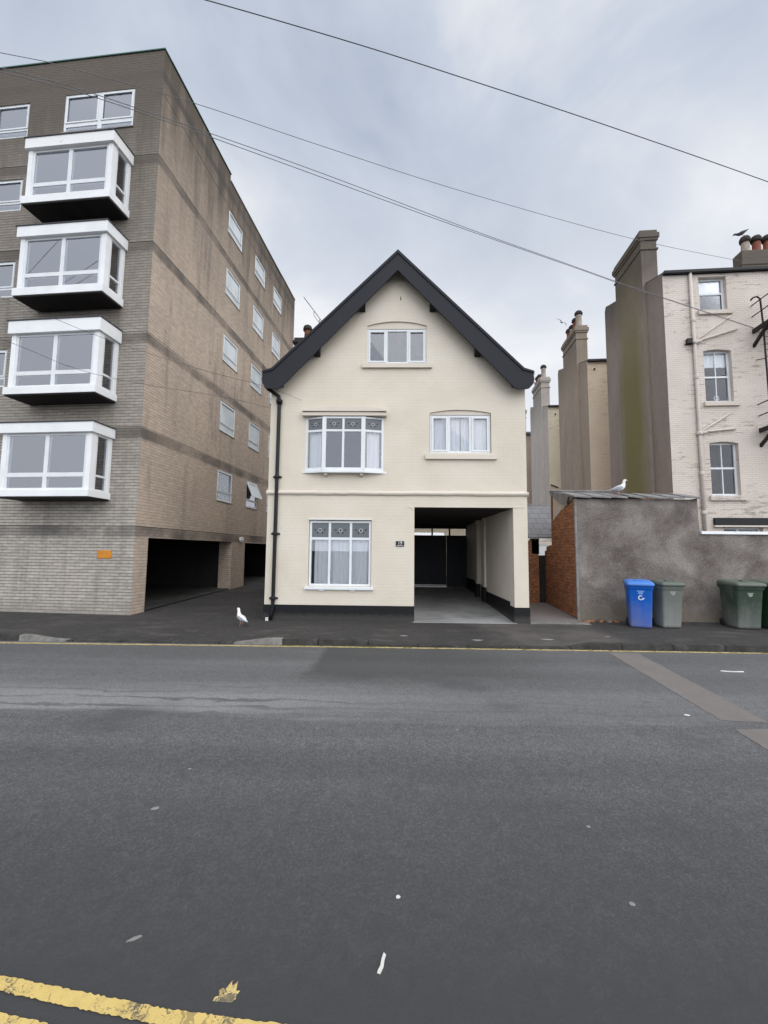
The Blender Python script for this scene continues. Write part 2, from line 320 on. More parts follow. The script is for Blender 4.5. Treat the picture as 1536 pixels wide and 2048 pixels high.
    trk = M.ramp(M.noise(1.0, 4, .55, M.coord((.06, 1.15, 1), 'Object')), [(.36, (.88, .88, .88, 1)), (.64, (1.16, 1.16, 1.16, 1))])
    c = M.mix(1.0, c, trk, 'MULTIPLY')
    # dusty strip worn along the crown of the road on the left
    yy = M.math('ADD', y, M.math('MULTIPLY_ADD', lng, 1.0, -.5))
    wx = M.ramp(M.math('DIVIDE', M.math('ADD', x, 14.0), 20.0), [(.60, (1, 1, 1, 1)), (.74, (.30, .30, .30, 1))])
    worn = M.ramp(M.math('DIVIDE', yy, 10.0), [(.462, (0, 0, 0, 1)), (.480, (.9, .9, .9, 1)), (.530, (.8, .8, .8, 1)), (.585, (0, 0, 0, 1))])
    c = M.mix(M.math('MULTIPLY', M.math('MULTIPLY', M.math('MULTIPLY', worn, wx), M.ramp(agg, [(.3, .55), (.6, 1.0)])), .85), c, (.275, .275, .277, 1))
    # ragged surface-dressing edges inside the worn strip
    wv_ = M.node('ShaderNodeTexWave', wave_type='BANDS', bands_direction='Y'); wv_.inputs['Scale'].default_value = .85; wv_.inputs['Distortion'].default_value = 7.0; wv_.inputs['Detail'].default_value = 6; wv_.inputs['Detail Scale'].default_value = 2.4; wv_.inputs['Detail Roughness'].default_value = .65
    M.l.new(M.coord((.45, 1.5, 1), 'Object'), wv_.inputs['Vector'])
    edge = M.math('MULTIPLY', M.ramp(wv_.outputs['Fac'], [(.0, (1, 1, 1, 1)), (.10, (.9, .9, .9, 1)), (.22, (0, 0, 0, 1))]), M.ramp(M.noise(1.3, 4, .6, M.coord((.6, 2, 1), 'Object', (2, 8, 0))), [(.40, .35), (.56, 1.0)]))
    c = M.mix(M.math('MULTIPLY', M.math('MULTIPLY', edge, worn), M.math('MULTIPLY', wx, .85)), c, (.060, .060, .061, 1))
    # darker newer surfacing by the far kerb, right of centre
    dx = M.math('ADD', x, M.math('MULTIPLY_ADD', M.noise(.9, 4, .6, vec), .7, -.35))
    e1 = M.ramp(M.math('MULTIPLY_ADD', dx, .1, .5), [(.372, (0, 0, 0, 1)), (.386, (1, 1, 1, 1)), (.58, (.8, .8, .8, 1)), (.80, (.15, .15, .15, 1))])
    dy = M.math('ADD', y, M.math('MULTIPLY_ADD', M.noise(1.1, 5, .6, vec), 1.1, -.55))
    e2 = M.ramp(M.math('DIVIDE', dy, 10.0), [(.57, (0, 0, 0, 1)), (.635, (1, 1, 1, 1))])
    c = M.mix(M.math('MULTIPLY', M.math('MULTIPLY', e1, e2), .68), c, (.042, .043, .041, 1))
    # darkens towards the near side, then scattered oil-dark patches
    near = M.ramp(M.math('DIVIDE', M.math('ADD', y, M.math('MULTIPLY_ADD', mid, .8, -.4)), 4.6), [(.40, (.95, .95, .95, 1)), (1.0, (0, 0, 0, 1))])
    c = M.mix(near, c, (.046, .046, .047, 1))
    oil = M.ramp(M.noise(.8, 3, .5, M.coord((.7, .9, 1), 'Object', (11, 4, 0))), [(.60, (0, 0, 0, 1)), (.70, (.45, .45, .45, 1))])
    c = M.mix(oil, c, (.058, .058, .060, 1))
    vk = M.node('ShaderNodeTexVoronoi', feature='DISTANCE_TO_EDGE'); vk.inputs['Scale'].default_value = .55
    nk = M.node('ShaderNodeTexNoise'); nk.inputs['Scale'].default_value = 2.6; nk.inputs['Detail'].default_value = 5; M.l.new(vec, nk.inputs['Vector'])
    ak = M.node('ShaderNodeVectorMath', operation='MULTIPLY_ADD'); M.l.new(nk.outputs['Color'], ak.inputs[0]); ak.inputs[1].default_value = (.9, .9, 0); M.l.new(vec, ak.inputs[2]); M.l.new(ak.outputs[0], vk.inputs['Vector'])
    crk = M.math('MULTIPLY', M.math('LESS_THAN', vk.outputs['Distance'], .006), M.math('GREATER_THAN', M.noise(.45, 3, .5, M.coord(kind='Object', loc=(3, 9, 0))), .54))
    c = M.mix(M.math('MULTIPLY', crk, .16), c, (.035, .035, .036, 1))
    # droppings and gum spots
    vo = M.node('ShaderNodeTexVoronoi', feature='F1'); vo.inputs['Scale'].default_value = 2.1; M.l.new(vec, vo.inputs['Vector'])
    sp = M.math('MULTIPLY', M.math('LESS_THAN', vo.outputs['Distance'], M.math('MULTIPLY', M.noise(5, 2, .5, vec), .055)), M.math('GREATER_THAN', M.noise(1.3, 2, .5, vec), .50))
    c = M.mix(M.math('MULTIPLY', sp, .5), c, (.36, .36, .35, 1))
    M.color(c); M.rough(M.math('MULTIPLY_ADD', agg, .25, .62))
    M.bump(M.math('ADD', agg, M.math('MULTIPLY', mid, .4)), .6, .006); D['road'] = M.m
    M = Mat('old_pavement_asphalt'); vec = M.coord(kind='Object'); x, y, _ = M.sepuv('Object')
    big = M.noise(.9, 6, .65, vec); mid = M.noise(6, 6, .65, vec); agg = M.noise(38, 4, .8, vec)
    c = M.ramp(big, [(.34, (.013, .011, .0105, 1)), (.5, (.024, .021, .0195, 1)), (.66, (.048, .043, .040, 1))])
    c = M.mix(.45, c, M.ramp(mid, [(.3, (.014, .0125, .012, 1)), (.72, (.060, .054, .050, 1))]))
    c = M.mix(.42, c, M.ramp(agg, [(.35, (.012, .012, .012, 1)), (.68, (.12, .115, .11, 1))]))
    c = M.mix(M.ramp(M.noise(2.3, 6, .7, M.coord((.5, 1.6, 1), 'Object', (5, 3, 0))), [(.54, (0, 0, 0, 1)), (.70, (.6, .6, .6, 1))]), c, (.115, .105, .096, 1))
    rgt = M.ramp(M.math('MULTIPLY_ADD', M.math('ADD', x, M.math('MULTIPLY_ADD', mid, .5, -.25)), .05, .5), [(.585, (0, 0, 0, 1)), (.60, (.8, .8, .8, 1)), (.71, (.8, .8, .8, 1)), (.725, (0, 0, 0, 1))])
    c = M.mix(M.math('MULTIPLY', rgt, M.ramp(big, [(.4, (.25, .25, .25, 1)), (.6, (1, 1, 1, 1))])), c, (.10, .09, .082, 1))
    M.color(c).rough(.85); M.bump(M.math('ADD', agg, mid), .5, .006); D['pave'] = M.m
    M = Mat('kerb_stone'); vec = M.coord(kind='Object'); n = M.noise(5, 7, .7, vec)
    b = M.brick((1, 1, 1, 1), (.8, .8, .8, 1), (.15, .15, .15, 1), bw=.92, rh=3, ms=.012, smooth=.2, vec=vec)
    M.color(M.mix(1.0, M.ramp(n, [(.3, (.022, .021, .019, 1)), (.6, (.055, .052, .049, 1)), (.75, (.12, .113, .107, 1))]), b.outputs['Color'], 'MULTIPLY')).rough(.85); M.bump(n, .5, .01); D['kerb'] = M.m
    M = Mat('pale_kerb_stone'); vec = M.coord(kind='Object'); M.color(M.ramp(M.noise(6, 7, .7, vec), [(.3, (.11, .105, .098, 1)), (.7, (.25, .24, .225, 1))])).rough(.85); D['kerbpale'] = M.m
    def yellow(name, c, wear):
        M = Mat(name); vec = M.coord(kind='Object'); n = M.noise(7, 7, .7, vec); agg = M.noise(130, 3, .75, vec)
        k = M.math('ADD', n, M.math('MULTIPLY_ADD', agg, .5, -.25))
        c2 = M.mix(M.ramp(k, [(wear, (0, 0, 0, 1)), (wear+.06, (1, 1, 1, 1))]), c, (.085, .083, .078, 1))
        c2 = M.mix(M.ramp(M.noise(22, 5, .6, vec), [(.45, (0, 0, 0, 1)), (.7, (.5, .5, .5, 1))]), c2, tuple(q*.72 for q in c[:3])+(1,))
        vo = M.node('ShaderNodeTexVoronoi', feature='DISTANCE_TO_EDGE'); vo.inputs['Scale'].default_value = 1.0; nn = M.node('ShaderNodeTexNoise'); nn.inputs['Scale'].default_value = 9; nn.inputs['Detail'].default_value = 4; M.l.new(vec, nn.inputs['Vector'])
        va = M.node('ShaderNodeVectorMath', operation='MULTIPLY_ADD'); M.l.new(nn.outputs['Color'], va.inputs[0]); va.inputs[1].default_value = (.9, .9, 0); M.l.new(M.coord((9, 3.2, 1), 'Object'), va.inputs[2]); M.l.new(va.outputs[0], vo.inputs['Vector'])
        ck = M.math('MULTIPLY', M.math('LESS_THAN', vo.outputs['Distance'], M.math('MULTIPLY', M.noise(14, 3, .6, vec), .05)), M.math('GREATER_THAN', M.noise(4, 2, .5, vec), .46))
        c2 = M.mix(M.math('MULTIPLY', ck, .55), c2, (.16, .12, .06, 1))
        M.color(c2).rough(.7); M.bump(agg, .5, .005); return M.m
    D['yellow'] = yellow('thick_yellow_line_paint', (.62, .46, .16, 1), .565)
    D['yellowworn'] = yellow('chipped_yellow_paint', (.58, .44, .18, 1), .47)
    D['yellowfar'] = yellow('worn_yellow_line_paint', (.52, .41, .18, 1), .60)
    M = Mat('trench_asphalt'); vec = M.coord(kind='Object'); agg = M.noise(190, 3, .75, vec)
    M.color(M.mix(.5, M.ramp(M.noise(3, 6, .65, vec), [(.3, (.145, .130, .121, 1)), (.7, (.20, .18, .168, 1))]), M.ramp(agg, [(.35, (.09, .081, .076, 1)), (.7, (.28, .258, .245, 1))]))).rough(.85); M.bump(agg, .5, .006); D['trench'] = M.m
    M = Mat('passage_concrete'); vec = M.coord(kind='Object'); M.color(M.ramp(M.noise(1.2, 6, .65, vec), [(.35, (.20, .198, .195, 1)), (.65, (.34, .338, .332, 1))])).rough(.6); M.bump(M.noise(60, 4, .6, vec), .3, .004); D['passfloor'] = M.m
    D['moss'] = simple('dry_moss', (.10, .095, .035, 1), .95, .4, 12, .4)
    D['paper'] = simple('white_litter', (.62, .61, .57, 1), .8, .1, 20)
    D['cement'] = simple('pale_cement_spill', (.22, .215, .205, 1), .9, .35, 9, .3)
    D['stone'] = simple('broken_rubble', (.20, .17, .145, 1), .9, .3, 8, .4)
build_mats()

# ------------------------------------------------------------------ mesh helpers
class Fr:
    """a wall's own frame: u along it, z up, d out of it"""
    def __init__(s, O, U, N):
        s.O = Vector(O); s.U = Vector(U).normalized(); s.N = Vector(N).normalized(); s.Z = Vector((0, 0, 1))
    def __call__(s, u, z, d=0.0): return s.O+s.U*u+s.Z*z+s.N*d
class MB:
    def __init__(s): s.v = []; s.f = []; s.mi = []; s.sm = []
    def face(s, pts, mi=0, sm=False):
        i = len(s.v); s.v += [tuple(p) for p in pts]; s.f.append(tuple(range(i, i+len(pts)))); s.mi.append(mi); s.sm.append(sm)
    def idx(s, pts): i = len(s.v); s.v += [tuple(p) for p in pts]; return i
    def addf(s, ids, mi=0, sm=False): s.f.append(tuple(ids)); s.mi.append(mi); s.sm.append(sm)
    def hexa(s, c, mi=0):
        """c: 8 corners, bottom loop of four then top loop"""
        for q in ((3, 2, 1, 0), (4, 5, 6, 7), (0, 1, 5, 4), (1, 2, 6, 5), (2, 3, 7, 6), (3, 0, 4, 7)): s.face([c[k] for k in q], mi)
    def box(s, x0, x1, y0, y1, z0, z1, mi=0):
        s.hexa([(x0, y0, z0), (x1, y0, z0), (x1, y1, z0), (x0, y1, z0), (x0, y0, z1), (x1, y0, z1), (x1, y1, z1), (x0, y1, z1)], mi); return s
    def fbox(s, fr, u0, u1, z0, z1, d0, d1, mi=0):
        s.hexa([fr(u0, z0, d1), fr(u1, z0, d1), fr(u1, z0, d0), fr(u0, z0, d0), fr(u0, z1, d1), fr(u1, z1, d1), fr(u1, z1, d0), fr(u0, z1, d0)], mi); return s
    def prism(s, fr, poly, d0, d1, mi=0, caps=True):
        n = len(poly)
        if caps:
            tri = tessellate_polygon([[Vector((u, z, 0)) for u, z in poly]])
            for d, flip in ((d1, False), (d0, True)):
                for t in tri:
                    p = [poly[k] for k in t]; a = (p[1][0]-p[0][0])*(p[2][1]-p[0][1])-(p[1][1]-p[0][1])*(p[2][0]-p[0][0])
                    q = p if (a > 0) != flip else p[::-1]
                    s.face([fr(u, z, d) for u, z in q], mi)
        for k in range(n):
            a, b = poly[k], poly[(k+1) % n]
            s.face([fr(*a, d1), fr(*a, d0), fr(*b, d0), fr(*b, d1)], mi)
        return s
    def wall(s, fr, outer, holes=(), d=0.0, reveal=.12, mi=0, rmi=None, flip=False):
        loops = [outer]+[h for h in holes]
        flat = [p for l in loops for p in l]
        for t in tessellate_polygon([[Vector((u, z, 0)) for u, z in l] for l in loops]):
            p = [flat[k] for k in t]; a = (p[1][0]-p[0][0])*(p[2][1]-p[0][1])-(p[1][1]-p[0][1])*(p[2][0]-p[0][0])
            if abs(a) < 1e-9: continue
            s.face([fr(u, z, d) for u, z in (p if a > 0 else p[::-1])], mi)
        for h in holes:
            for k in range(len(h)):
                a, b = h[k], h[(k+1) % len(h)]
                s.face([fr(*a, d), fr(*a, d-reveal), fr(*b, d-reveal), fr(*b, d)], mi if rmi is None else rmi)
        return s
    def tube(s, pts, r, n=8, mi=0, caps=True):
        return s.loft([(Vector(p), (r, r) if not isinstance(r, (list, tuple)) else (r[i], r[i])) for i, p in enumerate(pts)], n, mi, caps)
    def loft(s, rings, n=12, mi=0, caps=True, side=None):
        """rings: (centre, (half width, half height)); cross-sections stand square to the path"""
        P = [r[0] for r in rings]; loops = []; ref = None
        for i, (p, (a, b)) in enumerate(rings):
            t = (P[min(i+1, len(P)-1)]-P[max(i-1, 0)]).normalized()
            if side is not None: sx = Vector(side)
            else:
                h = Vector((0, 0, 1)) if abs(t.z) < .9 else Vector((1, 0, 0))
                sx = t.cross(h).normalized() if ref is None else (ref-t*ref.dot(t)).normalized(); ref = sx
            sy = sx.cross(t).normalized()
            loops.append(s.idx([p+sx*(a*math.cos(2*math.pi*k/n))+sy*(b*math.sin(2*math.pi*k/n)) for k in range(n)]))
        for i in range(len(loops)-1):
            for k in range(n):
                k2 = (k+1) % n; s.addf((loops[i]+k, loops[i]+k2, loops[i+1]+k2, loops[i+1]+k), mi, True)
        if caps:
            s.addf([loops[0]+k for k in range(n)][::-1], mi); s.addf([loops[-1]+k for k in range(n)], mi)
        return s
    def lathe(s, c, prof, n=16, mi=0):
        c = Vector(c); loops = [s.idx([c+Vector((r*math.cos(2*math.pi*k/n), r*math.sin(2*math.pi*k/n), z)) for k in range(n)]) for r, z in prof]
        for i in range(len(loops)-1):
            for k in range(n):
                k2 = (k+1) % n; s.addf((loops[i]+k, loops[i]+k2, loops[i+1]+k2, loops[i+1]+k), mi, True)
        s.addf([loops[0]+k for k in range(n)][::-1], mi); s.addf([loops[-1]+k for k in range(n)], mi); return s
    def build(s, name, mats, parent=None, bevel=0.0):
        me = bpy.data.meshes.new(name); me.from_pydata(s.v, [], s.f)
        if not isinstance(mats, (list, tuple)): mats = [mats]
        for m_ in mats: me.materials.append(MATS[m_] if isinstance(m_, str) else m_)
        me.polygons.foreach_set('material_index', s.mi); me.polygons.foreach_set('use_smooth', s.sm)
        uvl = me.uv_layers.new(name='UVMap'); me.update()
        for p in me.polygons:
            nx, ny, nz_ = (abs(c) for c in p.normal)
            for li in p.loop_indices:
                co = me.vertices[me.loops[li].vertex_index].co
                uvl.data[li].uv = (co.x, co.y) if nz_ > max(nx, ny) else ((co.y, co.z) if nx > ny else (co.x, co.z))
        o = bpy.data.objects.new(name, me); COL.objects.link(o)
        if parent is not None: o.parent = parent
        if bevel:
            b = o.modifiers.new('bevel', 'BEVEL'); b.width = bevel; b.segments = 2; b.limit_method = 'ANGLE'; b.angle_limit = R(40)
            w = o.modifiers.new('weld', 'WELD'); w.merge_threshold = .0005
            o.modifiers.move(1, 0)
        return o
def tag(o, label=None, cat=None, group=None, kind=None):
    for k, v in (('label', label), ('category', cat), ('group', group), ('kind', kind)):
        if v: o[k] = v
    return o
def thing(name, label, cat, loc=(0, 0, 0), rz=0.0, group=None):
    o = bpy.data.objects.new(name, None); COL.objects.link(o); o.location = loc; o.rotation_euler = (0, 0, rz); o.empty_display_size = .3
    return tag(o, label, cat, group)
def rect(u0, u1, z0, z1): return [(u0, z0), (u1, z0), (u1, z1), (u0, z1)]
def arched(u0, u1, z0, z1, rise, n=10):
    """rectangle with a shallow arched head: z1 is the springing"""
    p = [(u0, z0), (u1, z0)]
    for k in range(n+1):
        t = k/n; p.append((u1+(u0-u1)*t, z1+rise*(1-(2*t-1)**2)))
    return p

def window(parent, fr, u0, u1, z0, z1, cols, rows, fw=.06, bar=.055, d=-.07, dep=.06, sash=(), glass='glass', curtain=None, name='window', mat='upvc', top_glass=None, sill=None, gd=.02):
    """frame with bars at the column and row lines; panes and curtain are its children.
    cols / rows: positions of the inner bars; sash: (col, row) cells that open and carry their own inner frame"""
    mb = MB()
    us = [u0]+list(cols)+[u1]; zs = [z0]+list(rows)+[z1]
    def edge(a, k, n): return a[k]+(fw if k == 0 else -fw if k == n else 0)
    nu, nz_ = len(us)-1, len(zs)-1
    mb.fbox(fr, u0, u0+fw, z0, z1, d-dep, d); mb.fbox(fr, u1-fw, u1, z0, z1, d-dep, d)
    mb.fbox(fr, u0+fw, u1-fw, z0, z0+fw, d-dep, d-.002); mb.fbox(fr, u0+fw, u1-fw, z1-fw, z1, d-dep, d-.002)
    for c in cols: mb.fbox(fr, c-bar/2, c+bar/2, z0+fw, z1-fw, d-dep, d-.004)
    cells = []
    for i in range(nu):
        a = us[i]+(fw if i == 0 else bar/2); b = us[i+1]-(fw if i == nu-1 else bar/2)
        for rz_ in rows: mb.fbox(fr, a, b, rz_-bar/2, rz_+bar/2, d-dep, d-.006)
        for j in range(nz_):
            lo = zs[j]+(fw if j == 0 else bar/2); hi = zs[j+1]-(fw if j == nz_-1 else bar/2)
            cells.append((i, j, a, b, lo, hi))
    gl = MB(); gt = MB()
    for (i, j, a, b, lo, hi) in cells:
        if (i, j) in sash:
            sw = .038; x0, x1, y0, y1 = a-.012, b+.012, lo-.012, hi+.012
            mb.fbox(fr, x0, x0+sw, y0, y1, d-.004, d+.014); mb.fbox(fr, x1-sw, x1, y0, y1, d-.004, d+.014)
            mb.fbox(fr, x0+sw, x1-sw, y0, y0+sw, d-.004, d+.012); mb.fbox(fr, x0+sw, x1-sw, y1-sw, y1, d-.004, d+.012)
        g = gt if (top_glass and j == nz_-1) else gl
        g.fbox(fr, a-.004, b+.004, lo-.004, hi+.004, d-gd-.012, d-gd)
        # black gasket line
    f = mb.build(name, mat, parent)
    if gl.f: gl.build('pane', glass, f)
    if gt.f: gt.build('pane', top_glass, f)
    if curtain:
        for (a, b, lo, hi, mname, amp, per) in curtain:
            c = MB(); n = max(8, int((b-a)/.02)); ph = random.random()*6
            rows_ = 6; ids = []
            for r_ in range(rows_+1):
                t = r_/rows_; z = lo+(hi-lo)*t
                ids.append(c.idx([fr(a+(b-a)*k/n, z, d-.13+amp*(math.sin(2*math.pi*(b-a)*k/n/per+ph+t*.5)+.5*math.sin(4.7*math.pi*(b-a)*k/n/per+2*ph-t))) for k in range(n+1)]))
            for r_ in range(rows_):
                for k in range(n): c.addf((ids[r_]+k, ids[r_]+k+1, ids[r_+1]+k+1, ids[r_+1]+k), 0, True)
            c.build('curtain', mname, f)
    if sill:
        a, b, lo, hi, out, sm_ = sill
        sb = MB(); sb.prism(Fr(fr(a, 0, 0), fr.N, fr.U), [(-.1, lo), (out, lo), (out, hi-.015), (-.1, hi)], 0, b-a)
        sb.build('sill', sm_, f)
    return f

# ------------------------------------------------------------------ ground
KERB_Y = 8.06
def smooth(t): t = max(0, min(1, t)); return t*t*(3-2*t)
def dropped(x):
    """1 where the kerb is lowered for a crossing"""
    a = smooth((x+7.0)/.8)*smooth((-2.2-x)/.8)
    b = smooth((x+.9)/1.0)*smooth((3.7-x)/.6)
    return max(a, b)
def gz(x, y):
    z = .105+(y-KERB_Y)*.018
    if y > 10: z = .14+(min(y, 18)-10)*.033
    z -= .082*dropped(x)*smooth(1-(y-KERB_Y)/1.1)
    return z
g = MB(); g.face([(-900, -900, -.06), (900, -900, -.06), (900, 900, -.06), (-900, 900, -.06)]); tag(g.build('ground', 'pave'), kind='structure')
g = MB(); g.face([(-120, .95, 0), (120, .95, 0), (120, KERB_Y+.03, 0), (-120, KERB_Y+.03, 0)]); tag(g.build('road', 'road'), kind='structure')
g = MB(); g.box(-120, 120, -6, .80, -.05, .11); tag(g.build('near_pavement', 'pave'), kind='structure')
g = MB(); g.box(-120, 120, .80, .95, -.05, .113); tag(g.build('near_kerb', 'kerb'), kind='structure')
# far pavement, sloping up into the alleys
g = MB(); xs = [-60, -30, -20, -14]+[-10+.25*k for k in range(0, 105)]+[18, 24, 32, 60]; ys = [KERB_Y+.14+.12*k for k in range(0, 16)]+[10.15+.6*k for k in range(0, 14)]+[20, 30, 60]
ids = [[g.idx([(x, y, gz(x, y))]) for x in xs] for y in ys]
for j in range(len(ys)-1):
    for i in range(len(xs)-1): g.addf((ids[j][i], ids[j][i+1], ids[j+1][i+1], ids[j+1][i]), 0, True)
tag(g.build('pavement', 'pave'), kind='structure')
g = MB(); kx = [-60, -30, -15]+[-10+.15*k for k in range(0, 174)]+[30, 60]
for a, b in zip(kx[:-1], kx[1:]):
    pale = (-7.1 < a < -6.2) or (-3.0 < a < -2.15)
    za, zb = gz(a, KERB_Y)+.004, gz(b, KERB_Y)+.004
    g.hexa([(a, KERB_Y, -.05), (b, KERB_Y, -.05), (b, KERB_Y+.145, -.05), (a, KERB_Y+.145, -.05), (a, KERB_Y+.012, za), (b, KERB_Y+.012, zb), (b, KERB_Y+.145, zb+.004), (a, KERB_Y+.145, za+.004)], 1 if pale else 0)
tag(g.build('kerb', ['kerb', 'kerbpale']), kind='structure')
g = MB(); rn = random.Random(3)
for k in range(220):       # silt and dry moss gathered in the gutter
    x = rn.uniform(-2.4, 9); w = rn.uniform(.03, .14)
    if rn.random() < .5 and x > .4: continue
    g.lathe((x, KERB_Y-.012-rn.random()*.03, -.006), [(w*.5, 0), (w*.4, .010), (w*.15, .017)], 7)
tag(g.build('gutter_silt', 'moss'), label='dry brown moss and silt lying along the far gutter', cat='moss', kind='stuff')
# yellow lines
def line_sheet(name, pts, w, mat, z=.004, rag=.006, step=.05):
    g = MB(); rn = random.Random(len(name)+int(w*100)); L = []
    for (a, b) in zip(pts[:-1], pts[1:]):
        n = max(1, int((Vector(b)-Vector(a)).length/step)); L += [Vector(a).lerp(Vector(b), k/n) for k in range(n)]
    L.append(Vector(pts[-1])); prev = None
    for i, p in enumerate(L):
        t = (L[min(i+1, len(L)-1)]-L[max(0, i-1)]).normalized(); nn = Vector((-t.y, t.x))
        q = g.idx([(*(p+nn*(w/2+rn.uniform(-rag, rag))), z), (*(p-nn*(w/2+rn.uniform(-rag, rag))), z)])
        if prev is not None: g.addf((prev, prev+1, q+1, q))
        prev = q
    return g.build(name, mat)
tag(line_sheet('yellow_line', [(-40, 7.89), (-6.8, 7.90), (-.1, 7.985), (6.3, 7.985), (40, 7.98)], .075, 'yellowfar', rag=.012), kind='structure')
tag(line_sheet('near_yellow_line', [(-30, 4.0), (-6, 2.35), (-1.57, 1.857), (-1.21, 1.805), (-.87, 1.757), (-.46, 1.722), (0, 1.69), (3, 1.45), (30, 1.2)], .056, 'yellow', rag=.0035, step=.012), kind='structure')
tag(line_sheet('near_yellow_line', [(-30, 3.85), (-6, 2.2), (-1.47, 1.722), (-1.21, 1.683), (-.87, 1.635), (-.46, 1.60), (0, 1.565), (3, 1.32), (30, 1.06)], .056, 'yellow', rag=.0035, step=.012), kind='structure')
g = MB()
def ragged(g, L, Rr, z, n, seed, amp):
    rn = random.Random(seed); prev = None
    for k in range(n+1):
        t = k/n; a = Vector(L[0]).lerp(Vector(L[1]), t); b = Vector(Rr[0]).lerp(Vector(Rr[1]), t)
        q = g.idx([(a.x+rn.uniform(-amp, amp), a.y, z), (b.x+rn.uniform(-amp, amp), b.y, z)])
        if prev is not None: g.addf((prev, prev+1, q+1, q))
        prev = q
ragged(g, [(3.80, 7.88), (3.47, 4.80)], [(4.30, 7.88), (3.93, 4.76)], .003, 60, 5, .012)
ragged(g, [(3.43, 4.57), (3.1, 2.0)], [(3.86, 4.60), (3.5, 2.0)], .003, 50, 6, .012)
tag(g.build('trench_patch', 'trench'), kind='structure')
g = MB(); ys = [9.93, 11, 12.5, 14, 15.5, 17.2]
for a, b in zip(ys[:-1], ys[1:]): g.face([(.44, a, gz(1, a)+.012), (2.79, a, gz(1, a)+.012), (2.79, b, gz(1, b)+.012), (.44, b, gz(1, b)+.012)])
g.face([(.44, 9.93, gz(1, 9.93)-.05), (2.79, 9.93, gz(1, 9.93)-.05), (2.79, 9.93, gz(1, 9.93)+.012), (.44, 9.93, gz(1, 9.93)+.012)])
tag(g.build('passage_floor', 'passfloor'), kind='structure')
g = MB()
for a, b in zip(ys[:-1], ys[1:]): g.face([(3.09, a+.1, gz(4, a+.1)+.016), (4.40+(a-10)*.06, a+.1, gz(4, a+.1)+.016), (4.40+(b-10)*.06, b+.1, gz(4, b+.1)+.016), (3.09, b+.1, gz(4, b+.1)+.016)])
tag(g.build('alley_path', 'trench'), kind='structure')
g = MB(); g.hexa([(3.10, 9.96, .05), (4.42, 9.98, .05), (4.42, 10.08, .05), (3.10, 10.06, .05), (3.10, 9.96, .172), (4.42, 9.98, .172), (4.42, 10.08, .172), (3.10, 10.06, .172)]); tag(g.build('alley_edging', 'kerbpale'), kind='structure')

# ------------------------------------------------------------------ the cream house
YF = 10.0
H = thing('house', 'cream painted gabled house with black bargeboards and a drive-through passage', 'house', (.05, YF, .14))
def hp(o): return o     # parts are written in world metres and shifted under the root
class HB(MB):
    def build(s, name, mats, parent=None, bevel=0.0):
        s.v = [(x-.05, y-YF, z-.14) for x, y, z in s.v]; return super().build(name, mats, H if parent is None else parent, bevel)
FH = Fr((-.05, 0, -.14), (1, 0, 0), (0, -1, 0))      # house front, in the root's own coordinates, u = world x, z = world z
WL, WR = -2.98, 3.085
w = MB()
gable_hole = arched(-.69, .752, 6.25, 7.20, .11)
right_hole = arched(.825, 2.275, 4.06, 5.03, .075)
ground_hole = rect(-1.985, -.525, .92, 2.455)
bay_hole = rect(-2.06, -.32, 3.66, 4.97)
front = [(WL, .05), (.47, .05), (.47, 2.77), (2.757, 2.77), (2.757, .05), (WR, .05), (WR, 5.62), (.05, 8.72), (WL, 5.62)]
w.wall(FH, front, [gable_hole, right_hole, ground_hole, bay_hole], 0, .12)
FS = Fr((WL-.05, 0, -.14), (0, 1, 0), (-1, 0, 0)); w.wall(FS, rect(0, 7, .05, 5.6))
FS2 = Fr((WR-.05, 0, -.14), (0, 1, 0), (1, 0, 0)); w.wall(FS2, rect(0, 7, .05, 5.6))
FB = Fr((-.05, 7, -.14), (1, 0, 0), (0, 1, 0)); w.wall(FB, [(WL, .05), (.47, .05), (.47, 2.77), (2.83, 2.77), (2.83, .05), (WR, .05), (WR, 5.52), (.05, 8.62), (WL, 5.52)])
w.build('wall', 'cream', H)
# rendered infill under the two arched heads
w = MB(); w.wall(FH, [(-.69, 7.13)]+[(.752, 7.13)]+arched(-.69, .752, 6.25, 7.20, .11)[2:], d=-.035); w.build('arch_infill', 'cream_smooth', H); w = MB()
w.wall(FH, [(.825, 4.99)]+[(2.275, 4.99)]+arched(.825, 2.275, 4.06, 5.03, .075)[2:], d=-.035); w.build('arch_infill', 'cream_smooth', H)
# passage lining: ceiling, side walls, pilasters and a cross beam
p = HB()
p.box(.30, .47, 10.002, 17, .1, 2.77); p.box(2.757, 3.08, 10.35, 13.0, .1, 2.77)
p.box(2.70, 3.08, 13.0, 13.35, .1, 2.77); p.box(2.83, 3.08, 13.35, 14.1, .1, 2.77); p.box(2.70, 3.08, 14.1, 14.45, .1, 2.77); p.box(2.83, 3.08, 14.45, 17, .1, 2.77)
p.box(2.759, 3.08, 10.002, 10.35, .1, 2.77)
p.build('passage_wall', 'cream_smooth')
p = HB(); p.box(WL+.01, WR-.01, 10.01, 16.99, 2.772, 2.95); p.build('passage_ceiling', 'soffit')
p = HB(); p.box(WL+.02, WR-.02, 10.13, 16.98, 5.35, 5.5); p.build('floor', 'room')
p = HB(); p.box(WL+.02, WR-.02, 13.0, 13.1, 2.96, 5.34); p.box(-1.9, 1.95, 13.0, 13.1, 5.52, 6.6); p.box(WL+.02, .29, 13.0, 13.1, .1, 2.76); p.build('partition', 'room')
# lintel band and its two plaster ears over the passage
p = HB(); p.box(2.76, 3.02, YF-.010, YF+.05, 2.775, 2.79); p.build('plaster_ear', 'cream_smooth')
p = HB(); p.prism(Fr((0, YF, 0), (1, 0, 0), (0, -1, 0)), [(.31, 2.79), (.468, 2.69), (.468, 2.79)], -.05, .010); p.build('plaster_ear', 'cream_smooth')
